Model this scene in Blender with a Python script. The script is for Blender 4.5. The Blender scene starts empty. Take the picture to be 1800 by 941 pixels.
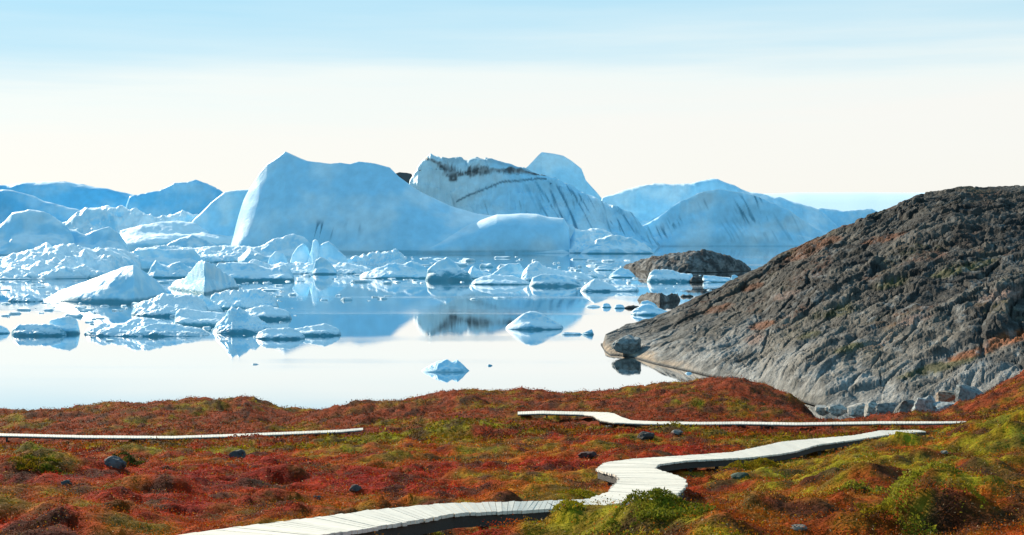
import bpy, math, random
import numpy as np
from math import radians as R

random.seed(7)
rng = np.random.default_rng(11)
C = bpy.context.scene.collection

# ------------------------------------------------------------------ camera model
# photo 1800 x 941; horizon row YH; focal length F in photo pixels; eye H metres above the fjord
F, YH, H, CX = 2500.0, 410.0, 25.0, 900.0


def wx(px, D):
    return (np.asarray(px) - CX) / F * D


def wz(py, D):
    return H - (np.asarray(py) - YH) / F * D


# ------------------------------------------------------------------ numpy noise
_perm = np.random.default_rng(3).permutation(256).astype(np.int64)
_perm = np.concatenate([_perm, _perm, _perm])
_g = np.random.default_rng(4).normal(size=(256, 3))
_g /= np.linalg.norm(_g, axis=1)[:, None]


def pn(x, y, z=0.0, seed=0):
    x, y, z = np.broadcast_arrays(np.asarray(x, float), np.asarray(y, float), np.asarray(z, float))
    x = x + seed * 17.13
    y = y + seed * 9.71
    z = z + seed * 5.37
    xi, yi, zi = np.floor(x), np.floor(y), np.floor(z)
    fx, fy, fz = x - xi, y - yi, z - zi
    xi = xi.astype(np.int64) & 255
    yi = yi.astype(np.int64) & 255
    zi = zi.astype(np.int64) & 255
    u, v, w = [t * t * t * (t * (t * 6 - 15) + 10) for t in (fx, fy, fz)]
    out = 0
    for dx in (0, 1):
        for dy in (0, 1):
            for dz in (0, 1):
                h = _perm[_perm[_perm[xi + dx] + yi + dy] + zi + dz]
                g = _g[h]
                d = g[..., 0] * (fx - dx) + g[..., 1] * (fy - dy) + g[..., 2] * (fz - dz)
                out = out + d * (u if dx else 1 - u) * (v if dy else 1 - v) * (w if dz else 1 - w)
    return out * 1.5


def fbm(x, y, z=0.0, o=4, seed=0, gain=.5, lac=2.03):
    s, a, f = 0, 1.0, 1.0
    for i in range(o):
        s = s + a * pn(np.asarray(x) * f, np.asarray(y) * f, np.asarray(z) * f, seed + i)
        a *= gain
        f *= lac
    return s


def ridged(x, y, z=0.0, o=4, seed=0, gain=.5, lac=2.07):
    s, a, f = 0, 1.0, 1.0
    for i in range(o):
        s = s + a * (1 - 2 * np.abs(pn(np.asarray(x) * f, np.asarray(y) * f, np.asarray(z) * f, seed + i)))
        a *= gain
        f *= lac
    return s / 1.6


def worley(x, y, seed=0):
    x = np.asarray(x, float)
    y = np.asarray(y, float)
    xi, yi = np.floor(x), np.floor(y)
    f1 = np.full(x.shape, 9.0)
    f2 = np.full(x.shape, 9.0)
    idv = np.zeros(x.shape)
    for dx in (-1, 0, 1):
        for dy in (-1, 0, 1):
            cx, cy = xi + dx, yi + dy
            h = _perm[_perm[(cx.astype(np.int64) + seed * 31) & 255] + ((cy.astype(np.int64) + seed * 7) & 255)]
            h2 = _perm[h + 91]
            d = np.hypot(cx + h / 256.0 - x, cy + h2 / 256.0 - y)
            near = d < f1
            f2 = np.where(near, f1, np.minimum(f2, d))
            idv = np.where(near, h / 256.0, idv)
            f1 = np.where(near, d, f1)
    return f1, f2, idv


def sstep(a, b, x):
    t = np.clip((np.asarray(x) - a) / (b - a), 0, 1)
    return t * t * (3 - 2 * t)


def mix(a, b, t):
    t = np.asarray(t)[..., None]
    return np.asarray(a) * (1 - t) + np.asarray(b) * t


# ------------------------------------------------------------------ mesh helpers
def mesh_np(name, V, Q, mat, col=None, smooth=True, parent=None):
    """V (n,3); Q (m,k) faces of equal size; col (n,3) per-vertex albedo"""
    me = bpy.data.meshes.new(name)
    V = np.ascontiguousarray(V, dtype=np.float32)
    Q = np.ascontiguousarray(Q, dtype=np.int32)
    k = Q.shape[1]
    me.vertices.add(len(V))
    me.vertices.foreach_set('co', V.ravel())
    me.loops.add(Q.size)
    me.loops.foreach_set('vertex_index', Q.ravel())
    me.polygons.add(len(Q))
    me.polygons.foreach_set('loop_start', np.arange(0, Q.size, k, dtype=np.int32))
    me.polygons.foreach_set('loop_total', np.full(len(Q), k, dtype=np.int32))
    me.polygons.foreach_set('use_smooth', np.full(len(Q), smooth, dtype=bool))
    me.update(calc_edges=True)
    if col is not None:
        a = me.color_attributes.new('Col', 'FLOAT_COLOR', 'POINT')
        c4 = np.ones((len(V), 4), dtype=np.float32)
        c4[:, :3] = np.clip(col, 0, 1)
        a.data.foreach_set('color', c4.ravel())
    me.materials.append(mat)
    o = bpy.data.objects.new(name, me)
    C.objects.link(o)
    if parent is not None:
        o.parent = parent
    return o


def grid_faces(nr, nc):
    i = np.arange(nr - 1)[:, None] * nc + np.arange(nc - 1)[None, :]
    return np.stack([i, i + 1, i + nc + 1, i + nc], -1).reshape(-1, 4)


def grid_normals(P):
    """P (nr,nc,3)"""
    du = np.gradient(P, axis=1)
    dv = np.gradient(P, axis=0)
    n = np.cross(du, dv)
    n /= np.linalg.norm(n, axis=-1, keepdims=True) + 1e-9
    return n * np.sign(n[..., 2:3] + 1e-9)


def tag(o, label=None, cat=None, group=None, kind=None):
    if label:
        o['label'] = label
    if cat:
        o['category'] = cat
    if group:
        o['group'] = group
    if kind:
        o['kind'] = kind
    return o


def empty(name, loc):
    o = bpy.data.objects.new(name, None)
    o.empty_display_size = .2
    C.objects.link(o)
    o.location = loc
    return o


def recentre(o):
    """origin to the thing's base"""
    me = o.data
    n = len(me.vertices)
    v = np.empty(n * 3, dtype=np.float32)
    me.vertices.foreach_get('co', v)
    v = v.reshape(-1, 3)
    c = np.array([(v[:, 0].min() + v[:, 0].max()) / 2, (v[:, 1].min() + v[:, 1].max()) / 2, max(v[:, 2].min(), 0)], dtype=np.float32)
    me.vertices.foreach_set('co', (v - c).ravel())
    o.location = c.tolist()
    me.update()


# ------------------------------------------------------------------ materials
def nmat(name):
    m = bpy.data.materials.new(name)
    m.use_nodes = True
    nt = m.node_tree
    nt.nodes.clear()
    out = nt.nodes.new('ShaderNodeOutputMaterial')
    return m, nt, out


def N(nt, typ, **kw):
    n = nt.nodes.new(typ)
    for k, v in kw.items():
        setattr(n, k, v)
    return n


def noise_tex(nt, vec, scale, detail=4, rough=.55):
    n = N(nt, 'ShaderNodeTexNoise')
    n.inputs['Scale'].default_value = scale
    n.inputs['Detail'].default_value = detail
    n.inputs['Roughness'].default_value = rough
    nt.links.new(vec, n.inputs['Vector'])
    return n


def maprange(nt, src, a, b, c, d):
    n = N(nt, 'ShaderNodeMapRange')
    for i, v in ((1, a), (2, b), (3, c), (4, d)):
        n.inputs[i].default_value = v
    nt.links.new(src, n.inputs[0])
    return n.outputs[0]


def scaled_pos(nt, s):
    g = N(nt, 'ShaderNodeNewGeometry')
    vm = N(nt, 'ShaderNodeVectorMath', operation='MULTIPLY')
    vm.inputs[1].default_value = s
    nt.links.new(g.outputs['Position'], vm.inputs[0])
    return vm.outputs[0]


def vcol_material(name, rough=.6, noises=((1, 4, .75, 1.2),), bumps=((1, .1),), spec=.3, transl=0.0, aniso=(1, 1, 1), sss=0.0):
    """per-vertex albedo times procedural noise, bumped by procedural noise"""
    m, nt, out = nmat(name)
    at = N(nt, 'ShaderNodeAttribute', attribute_name='Col')
    pos = scaled_pos(nt, aniso)
    c = at.outputs['Color']
    for (s, d, lo, hi) in noises:
        nz = noise_tex(nt, pos, s, d)
        f = maprange(nt, nz.outputs[0], .3, .7, lo, hi)
        vm = N(nt, 'ShaderNodeVectorMath', operation='SCALE')
        nt.links.new(c, vm.inputs[0])
        nt.links.new(f, vm.inputs['Scale'])
        c = vm.outputs[0]
    b = N(nt, 'ShaderNodeBsdfPrincipled')
    nt.links.new(c, b.inputs['Base Color'])
    b.inputs['Roughness'].default_value = rough
    b.inputs['Specular IOR Level'].default_value = spec
    if sss:
        b.inputs['Subsurface Weight'].default_value = sss
    nrm = None
    for (s, dist) in bumps:
        nz = noise_tex(nt, pos, s, 5, .6)
        bp = N(nt, 'ShaderNodeBump')
        bp.inputs['Distance'].default_value = dist
        bp.inputs['Strength'].default_value = 1
        nt.links.new(nz.outputs[0], bp.inputs['Height'])
        if nrm is not None:
            nt.links.new(nrm, bp.inputs['Normal'])
        nrm = bp.outputs[0]
    if nrm is not None:
        nt.links.new(nrm, b.inputs['Normal'])
    sh = b.outputs[0]
    if transl:
        t = N(nt, 'ShaderNodeBsdfTranslucent')
        nt.links.new(c, t.inputs['Color'])
        mx = N(nt, 'ShaderNodeMixShader')
        mx.inputs[0].default_value = transl
        nt.links.new(sh, mx.inputs[1])
        nt.links.new(t.outputs[0], mx.inputs[2])
        sh = mx.outputs[0]
    nt.links.new(sh, out.inputs[0])
    return m


M_ICE = vcol_material('glacier_ice', rough=.55, noises=((.08, 5, .9, 1.06),), bumps=((.25, .35), (1.6, .06)), spec=.25)
M_ROCK = vcol_material('gneiss_rock', rough=.8, noises=((.5, 6, .55, 1.4), (3.0, 4, .75, 1.25)), bumps=((.45, .9), (2.2, .25)), spec=.2)
M_STONE = vcol_material('lichen_stone', rough=.8, noises=((4, 5, .7, 1.3),), bumps=((8, .04),), spec=.25)
M_TUNDRA = vcol_material('tundra_soil', rough=.95, noises=((2.5, 6, .6, 1.4), (14, 3, .7, 1.3)), bumps=((3, .14), (14, .05)), spec=.05)
M_LEAF = vcol_material('tundra_leaves', rough=.6, noises=(), bumps=(), spec=.04, transl=.42)


def wood_material():
    m, nt, out = nmat('weathered_boards')
    at = N(nt, 'ShaderNodeAttribute', attribute_name='Col')
    pos = scaled_pos(nt, (6, 22, 22))
    nz = noise_tex(nt, pos, 1.5, 6, .65)
    f = maprange(nt, nz.outputs[0], .3, .7, .8, 1.12)
    vm = N(nt, 'ShaderNodeVectorMath', operation='SCALE')
    nt.links.new(at.outputs['Color'], vm.inputs[0])
    nt.links.new(f, vm.inputs['Scale'])
    b = N(nt, 'ShaderNodeBsdfPrincipled')
    b.inputs['Roughness'].default_value = .75
    b.inputs['Specular IOR Level'].default_value = .3
    bp = N(nt, 'ShaderNodeBump')
    bp.inputs['Distance'].default_value = .004
    nt.links.new(nz.outputs[0], bp.inputs['Height'])
    nt.links.new(bp.outputs[0], b.inputs['Normal'])
    nt.links.new(vm.outputs[0], b.inputs['Base Color'])
    nt.links.new(b.outputs[0], out.inputs[0])
    return m


M_WOOD = wood_material()


def water_material():
    m, nt, out = nmat('fjord_water')
    g = N(nt, 'ShaderNodeBsdfGlossy')
    g.inputs['Color'].default_value = (1, 1, 1, 1)
    d = N(nt, 'ShaderNodeBsdfDiffuse')
    d.inputs['Color'].default_value = (.01, .06, .09, 1)
    # wind streaks: long bands of slightly ruffled water
    st = noise_tex(nt, scaled_pos(nt, (.0022, .014, 1)), 1.0, 5, .6)
    streak = maprange(nt, st.outputs[0], .5, .66, 0, 1)
    ro = maprange(nt, streak, 0, 1, .012, .13)
    nt.links.new(ro, g.inputs['Roughness'])
    rp = noise_tex(nt, scaled_pos(nt, (.5, 1.3, 1)), 1.0, 3, .5)
    bp = N(nt, 'ShaderNodeBump')
    bp.inputs['Distance'].default_value = .0018
    bp.inputs['Strength'].default_value = 1
    nt.links.new(rp.outputs[0], bp.inputs['Height'])
    nt.links.new(bp.outputs[0], g.inputs['Normal'])
    fr = N(nt, 'ShaderNodeFresnel')
    fr.inputs['IOR'].default_value = 2.6
    fac = maprange(nt, fr.outputs[0], 0, .6, .35, 1.0)
    mx = N(nt, 'ShaderNodeMixShader')
    nt.links.new(fac, mx.inputs[0])
    nt.links.new(d.outputs[0], mx.inputs[1])
    nt.links.new(g.outputs[0], mx.inputs[2])
    nt.links.new(mx.outputs[0], out.inputs[0])
    return m


# ------------------------------------------------------------------ water
wv = np.array([[-30000, -2000, 0], [30000, -2000, 0], [30000, 45000, 0], [-30000, 45000, 0]], float)
tag(mesh_np('water', wv, np.array([[0, 1, 2, 3]]), water_material(), smooth=False), kind='structure',
    label='calm mirror-like fjord water between the ice and the red shore', cat='water')

# ------------------------------------------------------------------ generic solid from ridges
SNOW = np.array([.84, .92, .96])
ICE = np.array([.40, .74, .93])
PALE = np.array([.64, .85, .95])
TEAL = np.array([.03, .24, .33])
DEEP = np.array([.19, .60, .88])


def ridge_eval(rg, P, D):
    """P (1,nc), D (nr,nc) -> height above water"""
    sil = np.array(rg['sil'], float)
    h0, Df, Dr, Dfe, bd = ridge_cols(rg, P[0])
    t = (D - Dfe) / (Dr - Dfe)
    a, b = rg.get('a', 2.0), rg.get('b', .6)
    front = h0 * np.clip(1 - np.clip(1 - t, 0, 1) ** a, 0, 1) ** b
    tb = (D - Dr) / bd
    back = h0 * (1 - np.clip(tb, 0, 3) ** 1.7)
    z = np.where(t < 1, front, back)
    z = np.where(t < 0, -.6 - 0 * t, z)
    z = np.where(h0 < 0, np.minimum(z, h0), z)
    out = (P < sil[0, 0]) | (P > sil[-1, 0])
    return np.where(out, -1.5, z)


def ridge_cols(rg, p):
    sil = np.array(rg['sil'], float)
    sy = np.interp(p, sil[:, 0], sil[:, 1])
    base = rg['base']
    if np.isscalar(base):
        yb = np.full(p.shape, float(base))
    else:
        ba = np.array(base, float)
        yb = np.interp(p, ba[:, 0], ba[:, 1])
    Df = F * H / (yb - YH)
    e = np.clip((p - sil[0, 0]) / (sil[-1, 0] - sil[0, 0]), 0, 1)
    tap = np.clip(1 - np.abs(2 * e - 1) ** rg.get('round', 3), 0, 1) ** .6
    W = (sil[-1, 0] - sil[0, 0]) / F * Df.mean()
    rd = rg.get('rd', .35) * W
    bd = rg.get('bd', .5) * W * (.3 + .7 * tap)
    Dr = Df + rd
    Dfe = Df + rd * rg.get('tk', .75) * (1 - tap)
    h0 = H - (sy - YH) / F * Dr
    return h0, Df, Dr, Dfe, bd


def relief(name, ridges, mat, colfn, res=1.3, rows=52, amp=.04, ampd=.05, nscale=3.0, seed=0, flute=0.0, facet=0.0, fine=.35, cuts=7):
    """one closed-looking solid standing in the water, its skyline following the ridges"""
    pmin = min(r['sil'][0][0] for r in ridges)
    pmax = max(r['sil'][-1][0] for r in ridges)
    nc = int(np.clip((pmax - pmin) / res, 22, 420))
    p = np.linspace(pmin + .08, pmax - .08, nc)
    p[0], p[-1] = pmin, pmax
    p[1], p[-2] = pmin + .04, pmax - .04
    p[2], p[-3] = pmin + .1, pmax - .1
    Ds = []
    for r in ridges:
        h0, Df, Dr, Dfe, bd = ridge_cols(r, p)
        u = np.linspace(0, 1, rows)[:, None] ** 1.7
        Ds.append(Dfe + (Dr - Dfe) * (u * 1.01 - .01))
        ub = np.linspace(0.03, 1.15, max(8, rows // 4))[:, None]
        Ds.append(Dr + bd * ub)
    D = np.sort(np.concatenate(Ds, 0), axis=0)
    D = D + np.arange(D.shape[0])[:, None] * 1e-4
    P = p[None, :]
    z = None
    for r in ridges:
        zi = ridge_eval(r, P, D)
        q0, qf, qr, qe, qb = ridge_cols(r, p)
        ti = (D - qe) / (qr - qe)
        tq = ti if z is None else np.where(zi > z, ti, tq)
        z = zi if z is None else np.maximum(z, zi)
    X = wx(P, D)
    rr = np.random.default_rng(seed + 77)
    z0_ = z.copy()
    guard = .6 + .4 * sstep(.45, .92, tq)        # the crest itself is left alone
    for k in range(cuts):
        ic, ir = rr.integers(2, nc - 2), rr.integers(int(D.shape[0] * .1), int(D.shape[0] * .62))
        if z[ir, ic] < .15 * z.max():
            continue
        gx, gd = rr.normal(0, .55), rr.uniform(.15, 1.6)
        pl = z[ir, ic] * rr.uniform(.8, .97) + gx * (X - X[ir, ic]) + gd * (D - D[ir, ic])
        z = np.where(z > 0, np.maximum(np.minimum(z, pl), z0_ * guard), z)
    hm = max(z.max(), .3)
    Wm = (pmax - pmin) / F * D.mean()
    sc = nscale / max(hm * 1.6, Wm * .5)
    land = sstep(0, .12 * hm, z)
    n = fbm(X * sc, D * sc, z * sc, 3, seed)
    nr = ridged(X * sc * 1.3, D * sc * 1.3, z * sc, 3, seed + 5)
    hq = min(hm, Wm * .22)
    zz = z + land * hq * amp * (n * .8 + .5 * (nr - .5))
    if facet:
        f1, f2, idv = worley((X + .4 * D) * sc * 1.6 + .3 * n, (D * .7 + z) * sc * 1.6, seed)
        zz = zz + land * hq * facet * .7 * ((idv - .5) * .9 - .45 * sstep(.12, 0, f2 - f1))
    if fine:
        zz = zz + land * min(hm, Wm * .2) * min(amp, .12) * fine * .6 * fbm(X * sc * 3.6, D * sc * 3.6, z * sc * 2, 2, seed + 9)
    Dn = D + ampd * Wm * .35 * fbm(X * sc * 1.2, z * sc * 1.2, D * sc * .4, 3, seed + 12) * sstep(-.1, .2 * hm, z)
    if flute:
        Dn = Dn - flute * Wm * ridged(X * sc * 4, z * sc * .7, 0, 3, seed + 20) * sstep(0, .15 * hm, z) * .1
    Dn = np.maximum.accumulate(Dn + np.arange(Dn.shape[0])[:, None] * 1e-4, axis=0)
    Xn = wx(P, D) + 0 * Dn
    G = np.stack([Xn, Dn, zz], -1)
    # skirt under water closes the sides
    top = G.copy()
    for sl in ((0, slice(None)), (-1, slice(None)), (slice(None), 0), (slice(None), -1)):
        top[sl][..., 2] = np.minimum(top[sl][..., 2], -1.2)
    nrm = grid_normals(top)
    col = colfn(top, nrm, hm, seed)
    o = mesh_np(name, top.reshape(-1, 3), grid_faces(*D.shape), mat, col.reshape(-1, 3))
    recentre(o)
    return o


def ice_col(snow=.38, dirt=None, band=.07, tealamt=1.0, blue=ICE):
    def fn(G, nrm, hm, seed):
        X, D, z = G[..., 0], G[..., 1], G[..., 2]
        k = 1 / max(hm, 1)
        n = fbm(X * k * 2.2, D * k * 2.2, z * k * 2.2, 4, seed + 40)
        c = mix(blue, .5 * PALE + .5 * blue if blue is not ICE else PALE, sstep(-.35, .6, n))
        s = sstep(.5, .76, nrm[..., 2] + n * .12 + (snow - .5) * .6)
        c = mix(c, SNOW, s)
        w = band * hm + .25
        tb = sstep(w * 1.25, w * .55, z + .25 * w * n) * (1 - .6 * s)
        c = mix(c, TEAL, tb * .85 * tealamt)
        if dirt:
            c = dirt(c, X, D, z, hm, n)
        return c
    return fn


# ---- streaks and dirt of particular bergs, laid along real directions on the ice
def streaks(c, X, z, D, slope, scale, thr, amt, colr, top, bot, seed, xr):
    u = (X + slope * z) * scale
    s = ridged(u, z * scale * .12, 0, 2, seed)
    m = sstep(thr * .8, thr * .8 + .14, s) * sstep(bot[0], bot[1], z) * sstep(top[1], top[0], z)
    m = m * sstep(xr[0], xr[0] + .2 * (xr[1] - xr[0]), X) * sstep(xr[1], xr[1] - .2 * (xr[1] - xr[0]), X)
    m = m * sstep(-.15, .25, pn(X * scale * .3, z * scale * .3, 0, seed + 3))
    return mix(c, colr, np.clip(m * amt, 0, 1))


def zat(y, D):
    return float(wz(y, D))


def xat(p, D):
    return float(wx(p, D))


DM = 1900.0


def dirt_main(c, X, D, z, hm, n):
    c = streaks(c, X, z, D, -.15, .07, .78, .8, (.03, .15, .25), (zat(398, DM), zat(384, DM)), (zat(430, DM), zat(412, DM)), 3, (xat(560, DM), xat(680, DM)))
    return c


DB = 2560.0


def dirt_streaked(c, X, D, z, hm, n):
    px = X / D * F + CX
    # grey dirty ice towards the left, blue flutes to the right
    left = sstep(xat(940, DB), xat(740, DB), X)
    c = mix(c, np.array([.58, .70, .73]), left * .8)
    # debris layer: a tilted band inside the ice, thick near its left end
    lx = np.array([xat(v, DB) for v in (735, 765, 800, 850, 900, 945, 975)])
    lz = np.array([zat(v, DB) for v in (270, 284, 304, 296, 297, 303, 308)])
    th = np.array([2, 13, 17, 12, 6, 5, 3.0]) * DB / F
    zc = np.interp(X, lx, lz)
    tt = np.interp(X, lx, th)
    w = pn(X * .035, z * .05, 0, 61) + .7 * pn(X * .1, z * .12, 0, 63)
    d = np.abs(z - zc) / (tt * (.75 + .9 * w).clip(.12, 2))
    sp = fbm(X * .12, z * .16, 0, 4, 66)
    c = mix(c, mix(np.array([.07, .075, .078]), np.array([.30, .33, .34]), sstep(-.3, .4, sp)), sstep(1.1, .4, d + .35 * sp) * .95 * (X < xat(985, DB)))
    top = np.interp(X, [xat(v, DB) for v in (750, 800, 838, 870, 920, 950)], [zat(v, DB) for v in (272, 280, 274, 279, 294, 306)])
    cap = sstep(3, 9, top + 4 - z) * 0 + sstep(9 + 5 * sp, 2, top - z) * (X > xat(775, DB)) * (X < xat(945, DB))
    c = mix(c, np.array([.08, .075, .075]), np.clip(cap, 0, 1) * .25)
    # second thin tilted crack with rungs
    lz2 = np.interp(X, [xat(v, DB) for v in (800, 850, 880, 960)], [zat(v, DB) for v in (355, 330, 320, 312)])
    d2 = np.abs(z - lz2 + 4 * pn(X * .03, 0, 0, 8)) / (2.3 * DB / F)
    c = mix(c, np.array([.06, .14, .19]), sstep(1.2, .3, d2) * .85 * (X > xat(800, DB)) * (X < xat(962, DB)))
    s = ridged((X + .35 * z) * .035, z * .006, 0, 2, 71)
    m = sstep(.78, .9, s) * sstep(zat(330, DB), zat(350, DB), z)
    c = mix(c, np.array([.07, .2, .28]), m * .5)
    c = streaks(c, X, z, D, .55, .040, .74, .8, (.05, .33, .52), (zat(325, DB), zat(312, DB)), (0, 12), 81, (xat(900, DB), xat(1190, DB)))
    c = streaks(c, X, z, D, .5, .06, .82, .8, (.04, .2, .32), (zat(325, DB), zat(318, DB)), (10, 30), 84, (xat(930, DB), xat(1140, DB)))
    return c


DD = 2750.0


def dirt_right(c, X, D, z, hm, n):
    for sd, xr, zr, amt in ((91, (1120, 1205), (380, 425), .75), (95, (1195, 1245), (350, 380), .6), (98, (1280, 1350), (340, 400), .75), (101, (1240, 1420), (375, 432), .25)):
        c = streaks(c, X, z, D, .45, .085, .76, amt, (.03, .19, .3), (zat(zr[0] + 8, DD), zat(zr[0] - 4, DD)), (zat(zr[1], DD), zat(zr[1] - 14, DD)), sd, (xat(xr[0], DD), xat(xr[1], DD)))
    return c


def berg(label, ridges, name='iceberg', cat='iceberg', group=None, colfn=None, mat=None, **kw):
    o = relief(name, ridges, mat or M_ICE, colfn or ice_col(), **kw)
    return tag(o, label, cat, group)


def rd_(sil, base, **k):
    d = dict(sil=sil, base=base)
    d.update(k)
    return d


GI = 'large icebergs across the fjord'
GL = 'icebergs grounded at the left'
GB = 'broken ice blocks in the pack'
GF = 'ice pieces floating in open water'
GS = 'small ice bits beside the islets'
_seed = [100]


def B(label, ridges, **kw):
    _seed[0] += 3
    kw.setdefault('seed', _seed[0])
    return berg(label, ridges, **kw)


# main berg
B('huge smooth pale blue iceberg with a rounded peak and long low right tail',
  [rd_([(402, 446), (409, 418), (419, 380), (428, 352), (438, 332), (455, 305), (470, 288), (490, 277), (502, 267), (520, 275), (540, 283), (580, 288), (597, 286), (615, 289), (630, 285), (660, 289), (685, 295), (702, 312), (740, 338), (790, 362), (840, 376), (880, 380), (930, 390), (990, 420), (1000, 440)],
      [(430, 445), (700, 446), (1000, 446)], rd=.16, bd=.25, a=1.0, b=.8, round=8, tk=.2),
   rd_([(640, 440), (760, 415), (840, 390), (873, 377), (914, 375), (944, 376), (965, 381), (991, 384), (1002, 403), (1004, 440)],
      446, rd=.2, bd=.5, a=1.8, b=.5, round=5)],
  group=GI, colfn=ice_col(.25, dirt_main, .03, .5), rows=80, amp=.022, ampd=.02, nscale=2.2, fine=.12, cuts=0)
B('low pale blue ice shoulder with a bright sunlit edge left of the huge smooth iceberg',
  [rd_([(330, 400), (342, 385), (370, 357), (394, 338), (415, 334), (440, 333), (470, 345), (500, 400)], 440, rd=.3, bd=.6, a=1.4, b=.7)],
  group=GI, colfn=ice_col(.35), rows=50, amp=.04)
B('tall grey iceberg streaked with dark bands of dirt along its top',
  [rd_([(706, 400), (720, 318), (732, 298), (742, 282), (757, 269), (775, 276), (800, 280), (823, 279), (838, 273), (870, 279), (900, 289), (920, 294), (945, 306), (965, 310), (1000, 325), (1060, 352), (1110, 378), (1150, 420), (1165, 436)],
      434.5, rd=.16, bd=.3, a=1.35, b=.72, round=6)],
  group=GI, colfn=ice_col(.1, dirt_streaked, .02, .3), rows=110, amp=.06, ampd=.06, nscale=4.5, flute=.1, facet=.10, fine=.5, cuts=14)
B('smooth blue iceberg peak rising behind the dirt streaked iceberg',
  [rd_([(895, 420), (915, 305), (928, 292), (945, 275), (952, 268), (975, 270), (990, 273), (1005, 283), (1022, 297), (1030, 318), (1050, 340), (1066, 360), (1080, 420)],
      428.5, rd=.3, bd=.5, a=1.0, b=.85, round=5)],
  group=GI, colfn=ice_col(.15, None, .02, .4), rows=60, amp=.03, fine=.1, cuts=0)
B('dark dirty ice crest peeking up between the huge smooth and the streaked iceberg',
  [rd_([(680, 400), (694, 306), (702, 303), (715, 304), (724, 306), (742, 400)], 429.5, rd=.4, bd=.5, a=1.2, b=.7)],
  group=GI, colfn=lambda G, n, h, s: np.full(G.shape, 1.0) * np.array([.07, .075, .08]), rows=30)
B('wide iceberg with a shaded blue fluted face and rounded snowy summit at the right',
  [rd_([(1040, 420), (1058, 348), (1075, 342), (1100, 334), (1150, 323), (1200, 322), (1232, 320), (1260, 318), (1285, 326), (1300, 331), (1340, 342), (1400, 358), (1440, 368), (1470, 395), (1490, 425)],
      431.5, rd=.22, bd=.35, a=1.5, b=.75, round=5),
   rd_([(1112, 430), (1130, 395), (1168, 376), (1195, 355), (1227, 338), (1264, 334), (1308, 340), (1350, 352), (1400, 380), (1440, 405), (1470, 432)],
      433.3, rd=.1, bd=.5, a=1.1, b=.75, round=5)],
  group=GI, colfn=ice_col(.22, dirt_right, .012, .25), rows=80, amp=.05, ampd=.05, nscale=3, flute=.06, fine=.2)
B('low blue iceberg behind the right slope of the wide snowy iceberg',
  [rd_([(1370, 425), (1395, 368), (1410, 366), (1440, 366), (1480, 370), (1510, 369), (1532, 368), (1545, 374), (1600, 378), (1680, 425)], 430.5, rd=.15, bd=.3, a=1.2, b=.6, round=5)],
  group=GI, colfn=ice_col(.3, None, .02, .4), rows=40, amp=.06)
B('rough white ice block wedged against the low tail of the huge smooth iceberg',
  [rd_([(976, 444), (1003, 421), (1010, 405), (1043, 402), (1061, 402), (1077, 411), (1090, 430), (1100, 445)], 445.5, rd=.3, bd=.5, a=1.6, b=.6),
   rd_([(1020, 446), (1050, 422), (1075, 414), (1097, 417), (1134, 428), (1146, 440), (1150, 446)], 446.5, rd=.25, bd=.5, a=2, b=.6)],
  group=GI, colfn=ice_col(.6, None, .04), rows=50, amp=.12, facet=.08, nscale=3.5, fine=.4)

# left group
B('broad dark blue iceberg with two snowy crest lines at the far left edge',
  [rd_([(-260, 430), (-120, 330), (0, 329), (30, 323), (70, 320), (100, 318), (125, 320), (160, 327), (200, 335), (240, 341), (285, 350), (330, 425)], 434, rd=.2, bd=.4, a=1.2, b=.7, round=5),
   rd_([(30, 425), (85, 330), (100, 319), (115, 317), (140, 322), (175, 332), (205, 425)], 432.5, rd=.3, bd=.5, a=1.2, b=.7)],
  group=GL, colfn=ice_col(.06, None, .02, .3, DEEP), rows=50, amp=.05, cuts=4)
B('dark blue ice ridge sloping down right before the broad far left iceberg',
  [rd_([(-220, 436), (-60, 345), (0, 335), (24, 334), (61, 346), (100, 359), (139, 371), (185, 395), (205, 430)], 438, rd=.2, bd=.4, a=1.2, b=.65, round=5)],
  group=GL, colfn=ice_col(.06, None, .02, .3, DEEP), rows=50, amp=.05, cuts=4)
B('dark blue pointed iceberg between the far left ridges and the pale shoulder',
  [rd_([(200, 425), (228, 345), (255, 341), (279, 337), (293, 329), (306, 322), (325, 320), (344, 315), (367, 325), (391, 338), (420, 360), (450, 425)], 435, rd=.25, bd=.4, a=1.2, b=.7, round=5)],
  group=GL, colfn=ice_col(.06, None, .02, .3, DEEP), rows=50, amp=.06, facet=.04)
B('tumbled snowy ice slope below the dark blue pointed iceberg',
  [rd_([(90, 440), (110, 395), (135, 372), (160, 362), (200, 360), (225, 368), (260, 378), (290, 383), (320, 376), (350, 380), (385, 440)], 440, rd=.35, bd=.5, a=1.4, b=.8)],
  group=GL, colfn=ice_col(.6, None, .02, .4), rows=60, amp=.16, facet=.07, nscale=3.5, fine=.4)
B('big rounded blue iceberg with a snowy rim at the left edge',
  [rd_([(-120, 450), (-70, 400), (-20, 400), (0, 396), (20, 375), (51, 369), (78, 373), (105, 389), (122, 402), (140, 445)], 449, rd=.3, bd=.6, a=1.5, b=.55),
   rd_([(80, 450), (116, 402), (135, 405), (150, 411), (175, 402), (192, 398), (210, 410), (232, 448)], 448, rd=.3, bd=.5, a=1.6, b=.6)],
  group=GL, colfn=ice_col(.3, None, .02, .5), rows=60, amp=.06)
B('flat topped iceberg with a sunlit white table and blue end cliff',
  [rd_([(205, 432), (211, 408), (230, 401), (248, 395), (303, 388), (360, 391), (405, 395), (439, 397), (446, 416), (452, 434)], [(200, 442), (450, 440)], rd=.55, bd=.35, a=4, b=.36, round=6)],
  group=GL, colfn=ice_col(.55, None, .03, .5), rows=60, amp=.06)
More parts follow.
